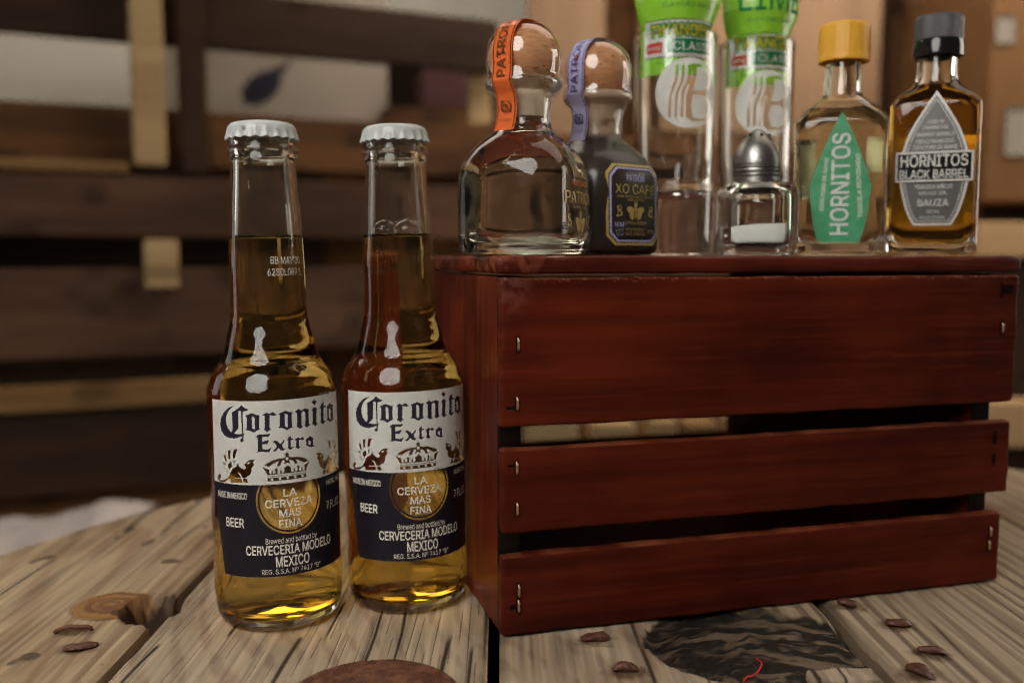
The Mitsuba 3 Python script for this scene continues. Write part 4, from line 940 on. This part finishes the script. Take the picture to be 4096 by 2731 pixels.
try:
    man = m3.Manifold(m3.Mesh(np.array(dm.vertices, np.float32), np.array(dm.faces, np.uint32)))
except Exception:
    man = None
add('salt_shaker__lid', dm, 'm_steel', 35, S)
for a in np.arange(6) * 60 - 78:
    z, r = .0566, .0052
    h = trimesh.creation.icosphere(2, .00075); h.apply_scale([1, 1, .8]); h.apply_translation([r * math.cos(a * RAD), r * math.sin(a * RAD), z])
    add('salt_shaker__lid__hole', h, 'm_black_matt', True, S)

# ------------------------------------------------------------------ two rectangular miniatures on the right
def mini_bottle(key, tw, mat, shoulder, neck, H_neck, cols, level, gloss=None):
    """shoulder/neck: rings of the outer glass (z, a, b, n) from base to lip"""
    out = [tuple(x) for x in ring_spline(cols, 5)]
    base = [(.0030, 0, 0, 4), (.0024, cols[0][1] * .7, cols[0][2] * .7, 4)]
    def shrink(r):
        z, a, b, n = r
        return (z, max(a - .0024, .0), max(b - .0024, .0), n)
    top = out[-1]
    inn = [(.0062, 0, 0, 5), (.0062, cols[2][1] * .7, cols[2][2] * .6, 5), (.0075, cols[2][1] - .0040, cols[2][2] - .0036, 5)] + [shrink(r) for r in out if r[0] > .0105]
    k = min(range(len(inn)), key=lambda i: abs(inn[i][0] - level) + (9 if i < 4 else 0))
    t = inn[k]
    glass = cat(loft(base + out, 128), loft([out[-1], inn[-1]], 128), flip(wobble(loft(inn[k:], 128), .0004, 75, 4)))
    add(key + '__glass', glass, 'm_glass', 45, tw)
    nm = key + '__tequila'
    add(nm, wobble(loft(inn[:k + 1], 128), .0004, 75, 4), mat, 50, tw)
    add(nm + '__surface', loft([t, (t[0] - .0006, t[1] - .0009, t[2] - .0009, t[3]), (t[0] - .0008, 0, 0, t[3])], 128), mat + '_top', 60, tw)
H1 = place_at(.1606, .4640, TOP, -19.0) @ T().scale([.98, .98, .966])
H2 = place_at(.2096, .4720, TOP, -23.0) @ T().scale([.93, .93, .962])
cols1 = [(.0006, .0198, .0128, 5), (.0018, .0214, .0144, 6), (.0050, .0222, .0150, 7), (.030, .0218, .0150, 7), (.050, .0218, .0150, 7), (.064, .0221, .0150, 6.5), (.0672, .0217, .0147, 5), (.0708, .0192, .0135, 3.6), (.0745, .0152, .0120, 2.6), (.0778, .0114, .0104, 2.1), (.0800, .0094, .0094, 2), (.0860, .0089, .0089, 2), (.0985, .0088, .0088, 2)]
tag('reposado_bottle', 'clear miniature bottle with yellow cap and green pointed label, right of the shaker', 'bottle')
mini_bottle('reposado_bottle', H1, 'm_reposado', 0, 0, 0, cols1, .0725)
n = 120
cap = revolve([(.0100, .0962), (.0112, .0959), (.0121, .0963), (.0122, .0970), (.0122, .0988), (.0120, .0991), (.0120, .0994), (.0122, .0997), (.0121, .1120), (.0118, .1138), (.0110, .1146), (.0, .1148)], n)
v = np.array(cap.vertices); a = np.arctan2(v[:, 1], v[:, 0]); k = (v[:, 2] > .0996) & (v[:, 2] < .113)
v[:, :2] *= (1 + np.where(k, .006 * np.sign(np.sin(a * 60)), 0))[:, None]
add('reposado_bottle__cap', trimesh.Trimesh(v, cap.faces, process=False), 'm_yellow_cap', 35, H1)
leaf = Polygon(np.vstack([spline([(0, 70.2), (-4.2, 61.5), (-9.6, 48.5), (-14.2, 34.0)], 6), spline([(-14.2, 34.0), (-13.2, 24.0), (-11.6, 13.5), (-9.4, 6.6)], 6), spline([(9.4, 6.6), (11.6, 13.5), (13.2, 24.0), (14.2, 34.0)], 6), spline([(14.2, 34.0), (9.6, 48.5), (4.2, 61.5), (0, 70.2)], 6)])).buffer(0)
f1 = on_plane(-.0150, .0002)
add('reposado_bottle__label', sheet(leaf, f1, 50), 'm_green_label', False, H1)
vert = lambda s, h, w, x, y, b=False: affinity.translate(affinity.rotate(text(s, h, w, 0, 0, b), 90, origin=(0, 0)), x, y)
add('reposado_bottle__label__lettering', sheet(vert('HORNITOS', 8.0, 49.5, 4.0, 35.0, True), on_plane(-.0150, .0004), 60), 'm_label_white', False, H1)
for g_ in (affinity.rotate(vert('100% PURO DE AGAVE', 1.8, 26.0, -6.6, 35.0, True), -4, origin=(-6, 35)), affinity.rotate(vert('TEQUILA REPOSADO', 1.9, 31.0, 9.6, 34.0, True), 4, origin=(9, 34))):
    add('reposado_bottle__label__lettering', sheet(g_, on_plane(-.0150, .0004), 60), 'm_cream_ink', False, H1)

cols2 = [(.0006, .0196, .0130, 5), (.0018, .0212, .0146, 6), (.0050, .0220, .0152, 7), (.030, .0220, .0152, 7), (.060, .0220, .0152, 7), (.0745, .0220, .0152, 6.5), (.0782, .0212, .0146, 5), (.0815, .0186, .0134, 3.4), (.0842, .0150, .0120, 2.6), (.0868, .0120, .0108, 2.1), (.0900, .0104, .0102, 2), (.0960, .0098, .0098, 2), (.1030, .0097, .0097, 2)]
tag('anejo_bottle', 'rectangular miniature bottle of amber tequila with black ribbed cap and raised pewter label', 'bottle')
mini_bottle('anejo_bottle', H2, 'm_anejo', 0, 0, 0, cols2, .0862)
ring = revolve([(.0102, .1006), (.0116, .1002), (.0125, .1007), (.0127, .1018), (.0126, .1066), (.0121, .1086), (.0112, .1088)], 96)
add('anejo_bottle__cap', ring, 'm_black_gloss', 35, H2)
ct = revolve([(.0108, .1088), (.0118, .1089), (.0121, .1094), (.0121, .1190), (.0119, .1204), (.0112, .1210), (.0, .1212)], 360)
v = np.array(ct.vertices); a = np.arctan2(v[:, 1], v[:, 0]); k = (v[:, 2] > .1092) & (v[:, 2] < .1206)
v[:, :2] *= (1 - np.where(k, .018 * (.5 + .5 * np.sin(a * 72)), 0))[:, None]
add('anejo_bottle__cap__top', trimesh.Trimesh(v, ct.faces, process=False), 'm_grey_cap', 35, H2)
sh = Polygon(np.vstack([spline([(0, 82.0), (-5.6, 73.5), (-11.2, 64.0), (-15.0, 54.0), (-16.6, 44.0), (-15.8, 34.0), (-12.6, 22.0), (-9.0, 15.2)], 5), spline([(9.0, 15.2), (12.6, 22.0), (15.8, 34.0), (16.6, 44.0), (15.0, 54.0), (11.2, 64.0), (5.6, 73.5), (0, 82.0)], 5)])).buffer(0)
add('anejo_bottle__label', solid(sh, -.0164, -.0151), 'm_pewter', False, H2, label='raised pewter label with a dark banner across it')
rims = sh.difference(sh.buffer(-1.3)).union(sh.buffer(-2.2).difference(sh.buffer(-2.6)))
add('anejo_bottle__label__rim', solid(rims.difference(sbox(-20, 36.8, 20, 52.2)), -.0170, -.01635), 'm_silver', False, H2)
ban = sbox(-18.6, 37.0, 18.4, 52.0)
add('anejo_bottle__label__banner', solid(ban, -.0174, -.0153), 'm_black_gloss', False, H2)
add('anejo_bottle__label__banner_rim', solid(ban.difference(ban.buffer(-1.1)), -.0180, -.01735), 'm_silver', False, H2)
let = [text('HORNITOS', 5.6, 32.0, -.2, 44.6, True), text('BLACK BARREL', 4.2, 32.6, -.2, 38.7, True)]
add('anejo_bottle__label__lettering', solid(union_all(let), -.0179, -.01735), 'm_silver', False, H2)
small = [text('AGED IN', 1.5, 8.0, 0, 66.0, True), text('CHARRED OAK', 1.6, 12.0, 0, 63.0, True), text('WHISKEY BARRELS', 1.7, 18.0, 0, 59.6, True), text('HECHO EN MEXICO', 1.7, 18.0, 0, 56.2, True), text('100% PURO DE AGAVE', 1.8, 21.0, 0, 53.2, True),
         text('TEQUILA A\u00d1EJO', 2.0, 18.0, 0, 33.6, True), text('40% ALC. VOL.', 1.6, 14.0, 0, 30.6, True), text('SAUZA', 3.2, 15.0, 0, 25.0, True), text('50 ml', 1.6, 6.0, 0, 21.4, True), text('PRODUCT OF MEXICO', 1.2, 12.0, 0, 18.6, True)]
add('anejo_bottle__label__lettering', solid(union_all(small), -.0169, -.01635), 'm_silver', False, H2)
bl = sbox(-20.0, 16.0, 20.0, 62.0)
add('anejo_bottle__back_label', sheet(bl, lambda u, v: np.stack([u / 1000, u * 0 + .01535, v / 1000], -1), 60), 'm_backlabel', False, H2)
for g_ in (sbox(-19.0, 30.0, -12.0, 60), sbox(12, 42, 19, 60)):
    add('reposado_bottle__back_label', sheet(g_, lambda u, v: np.stack([u / 1000, u * 0 + .01525, v / 1000], -1), 60), 'm_label_white', False, H1)

# ------------------------------------------------------------------ background: pallets, sack, boards and boxes, all out of focus
PY = 24.0
PT = T().translate([-.44, 1.22, 0]) @ T().rotate([0, 0, 1], PY)       # along the pallet faces; local x = 0 at the tan post
def bx(key, x0, x1, y0, y1, z0, z1, mat, tw=PT, c=.002, **k):
    return add(key, rough_board(x0, x1, y0, y1, z0, z1, .004, .0012, .06, seed=len(scene), freq=12), mat, 60, tw, **k)
tag('pallet', 'upper brown pallet at the left, its tan post in front of the boards', 'pallet')
bx('pallet__board', -1.0, .46, .0, .02, .425, .500, 'm_board_dark')
bx('pallet__board', -1.0, .10, -.02, -.002, .508, .640, 'm_board_dark')
bx('pallet__board', -1.0, 1.05, .0, .02, .272, .344, 'm_board_brown')
bx('pallet__post', -.044, -.006, -.045, -.021, .268, .75, 'm_post_tan')
bx('pallet__post', .012, .046, -.030, -.003, .262, .75, 'm_board_dark')
tag('pallet_001', 'lower grey pallet with dark gaps behind the beer bottles', 'pallet')
bx('pallet_001__board', -1.0, -.05, -.06, .02, .256, .270, 'm_board_tan')
bx('pallet_001__board', -1.0, 1.05, -.055, -.035, .180, .254, 'm_board_grey')
bx('pallet_001__board', -1.0, 1.05, -.055, -.035, .034, .142, 'm_board_grey')
bx('pallet_001__post', -.038, .002, -.075, -.056, .118, .178, 'm_post_tan')
bx('pallet_001__board', -1.0, 1.05, .10, .12, .02, .310, 'm_board_dark')
tag('pallet_002', 'lowest dark pallet with a tan top edge, just above the table rim', 'pallet')
bx('pallet_002__board', -1.0, .06, -.085, -.040, -.024, .004, 'm_board_tan')
bx('pallet_002__board', -1.0, 1.05, -.07, -.05, -.128, -.030, 'm_board_dark')
bx('pallet_002__board', -1.0, 1.05, -.07, .02, -.180, -.146, 'm_board_brown')
bx('pallet_002__board', -1.0, 1.05, .10, .12, -.30, -.006, 'm_board_dark')
bx('pallet_002__post', .12, .20, -.045, .09, -.62, -.044, 'm_board_dark')
# sawn timber lying behind the table, glimpsed through the crate
tag('timber_stack', 'row of sawn tan timber ends glimpsed through the upper gap of the crate', 'timber')
for i_, (xa_, xb_, m_) in enumerate([(.015, .076, 'm_post_tan'), (.090, .142, 'm_card_light'), (.158, .190, 'm_post_tan'), (.198, .236, 'm_board_tan'), (.250, .330, 'm_post_tan')]):
    bx('timber_stack__board', xa_, xb_, 1.06, 1.5, -.20, -.030 - .004 * (i_ % 2), m_, T())
# bright boards of the yard seen through the gaps
WT = T().translate([-.9, 2.2, 0]) @ T().rotate([0, 0, 1], 12)
add('white_panel', rough_board(-1.2, .50, 0, .02, .25, 1.0, .004, .001, .1, seed=2), 'm_white_board', 60, WT, label='pale white panel seen through the left gap of the upper pallet', category='panel')
SKT = T().translate([-.43, 1.76, .44]) @ T().rotate([0, 0, 1], 10)
tag('printed_carton', 'pale carton with a dark blue leaf print, seen through the upper pallet', 'box')
add('printed_carton__carton', rough_board(-.22, .20, 0, .2, -.16, .20, .006, .002, .03, 5, 20), 'm_sack', 60, SKT)
lf = sm([(-70, -70), (-40, -10), (20, 40), (100, 80), (60, 20), (20, -40), (-20, -80)], 5)
add('printed_carton__print', sheet(affinity.translate(affinity.rotate(union_all([affinity.scale(Point(0, 0).buffer(1), 40, 25), Polygon([(20, 18), (78, 6), (30, -8)])]), 38, origin=(0, 0)), -30, 25), lambda u, v: np.stack([u / 1000, u * 0 - .0025, v / 1000], -1), 300), 'm_navy_ink', False, SKT)
add('printed_carton__stand', rough_board(-.2, .2, 0, .2, -1.06, -.162, .01, .002, .1), 'm_board_dark', 60, SKT)
add('red_box', bevel(-.05, .05, -.05, .05, -.035, .035, .003), principled((.045, .004, .005), .7), False, T().translate([-.125, 1.78, .459]) @ T().rotate([0, 0, 1], 14), label='dark red box behind the pallet, left of the orange-stripped bottle', category='box')
add('ledge', rough_board(-.12, .20, -.05, .1, -.96, -.036, .004, .001, .1), 'm_board_brown', 60, T().translate([-.125, 1.78, .459]) @ T().rotate([0, 0, 1], 14), label='brown timber ledge under the dark red box', category='ledge')
bx('timber_post', -.020, .012, -.02, .02, -.62, .445, 'm_post_tan', T().translate([-.045, 1.45, 0]), label='pale narrow timber post just left of the orange-stripped bottle', category='post')
add('white_panel_001', rough_board(.505, 1.0, 0, .02, .67, 1.1, .004, .001, .1, seed=3), 'm_white_board', 60, WT, label='pale white panel above the upper pallet, along the top edge left of the corks', category='panel')
add('brown_rail', rough_board(-.28, .04, 1.40, 1.42, -.62, .352, .004, .001, .05, seed=4), 'm_board_brown', 60, label='brown board behind the squat clear bottle, in front of the pale post', category='board')
# white crumpled plastic beyond the table's left rim
g = np.stack(np.meshgrid(np.linspace(-.30, .16, 60), np.linspace(-.15, .12, 44), indexing='ij'), -1).reshape(-1, 2)
zz = .085 * meshkit.fbm(np.concatenate([g * 9, g[:, :1] * 0], 1), 4, 3)
i, j = np.meshgrid(np.arange(59), np.arange(43), indexing='ij')
q = np.stack([i * 44 + j, (i + 1) * 44 + j, (i + 1) * 44 + j + 1, i * 44 + j + 1], -1).reshape(-1, 4)
add('plastic_sheet', (np.column_stack([g, zz]), q), 'm_plastic', True, T().translate([-.56, .92, -.180]), label='crumpled white plastic sheet beyond the left rim of the table', category='sheet')
tag('low_bench', 'dark low bench under the crumpled white plastic', 'bench')
bx('low_bench__top', -.34, .18, -.17, .14, -.03, -.002, 'm_board_dark', T().translate([-.56, .92, -.172]))
for sx in (-.30, .14):
    bx('low_bench__leg', sx - .03, sx + .03, -.14, .12, -.446, -.032, 'm_board_dark', T().translate([-.56, .92, -.172]))

# plywood sheets, boards and cartons at the right
def up(key, px0, px1, d, z0, z1, mat, th=.03, yaw=0.0, **k):
    a, b = (px0 - 1176) * .00046440 * d, (px1 - 1176) * .00046440 * d
    return bx(key, a, b, d, d + th, z0, z1, mat, T(), **k)
up('plywood_sheet', 1210, 1385, 1.70, -.62, 1.1, 'm_plywood', label='upright plywood sheet behind the dark liqueur bottle', category='board')
up('timber_post_001', 1385, 1462, 1.78, -.62, 1.1, 'm_board_brown', label='brown upright timber left of the shot glasses', category='post')
up('plywood_sheet_001', 1462, 2004, 1.68, -.62, 1.1, 'm_plywood', label='wide upright plywood sheet behind the shot glasses and the yellow cap', category='board')
up('timber_post_002', 2004, 2060, 1.80, -.62, 1.1, 'm_board_dark', label='dark upright timber right of the yellow cap', category='post')
up('timber_post_003', 2060, 2160, 1.72, -.62, 1.1, 'm_board_brown', label='brown upright timber behind the black cap', category='post')
up('timber_post_004', 2160, 2246, 1.62, -.62, 1.1, 'm_post_tan', label='pale tan upright timber right of the black cap', category='post')
tag('cardboard_box', 'brown cardboard carton with white stickers at the right edge', 'box')
up('cardboard_box__carton', 2250, 2900, 1.42, .24, .60, 'm_cardboard', .4)
up('cardboard_box__sticker', 2258, 2304, 1.417, .470, .510, 'm_sticker', .002)
up('cardboard_box__sticker', 2290, 2420, 1.417, .308, .378, 'm_sticker', .002)
tag('cardboard_box_001', 'light cardboard carton whose tan top shows beside the amber bottle', 'box')
up('cardboard_box_001__carton', 2236, 2900, 1.34, .155, .2052, 'm_card_light', .46)
tag('cardboard_box_002', 'dark cardboard carton under the light one at the right edge', 'box')
up('cardboard_box_002__carton', 2244, 2900, 1.38, -.05, .154, 'm_board_dark', .4)
tag('cardboard_box_003', 'lowest cardboard carton at the right edge behind the crate', 'box')
up('cardboard_box_003__carton', 2100, 2900, 1.34, -.12, -.052, 'm_card_light', .44)
up('cardboard_box_004', 2100, 2900, 1.36, -.62, -.122, 'm_board_dark', .4, label='dark crate under the lowest carton', category='box')
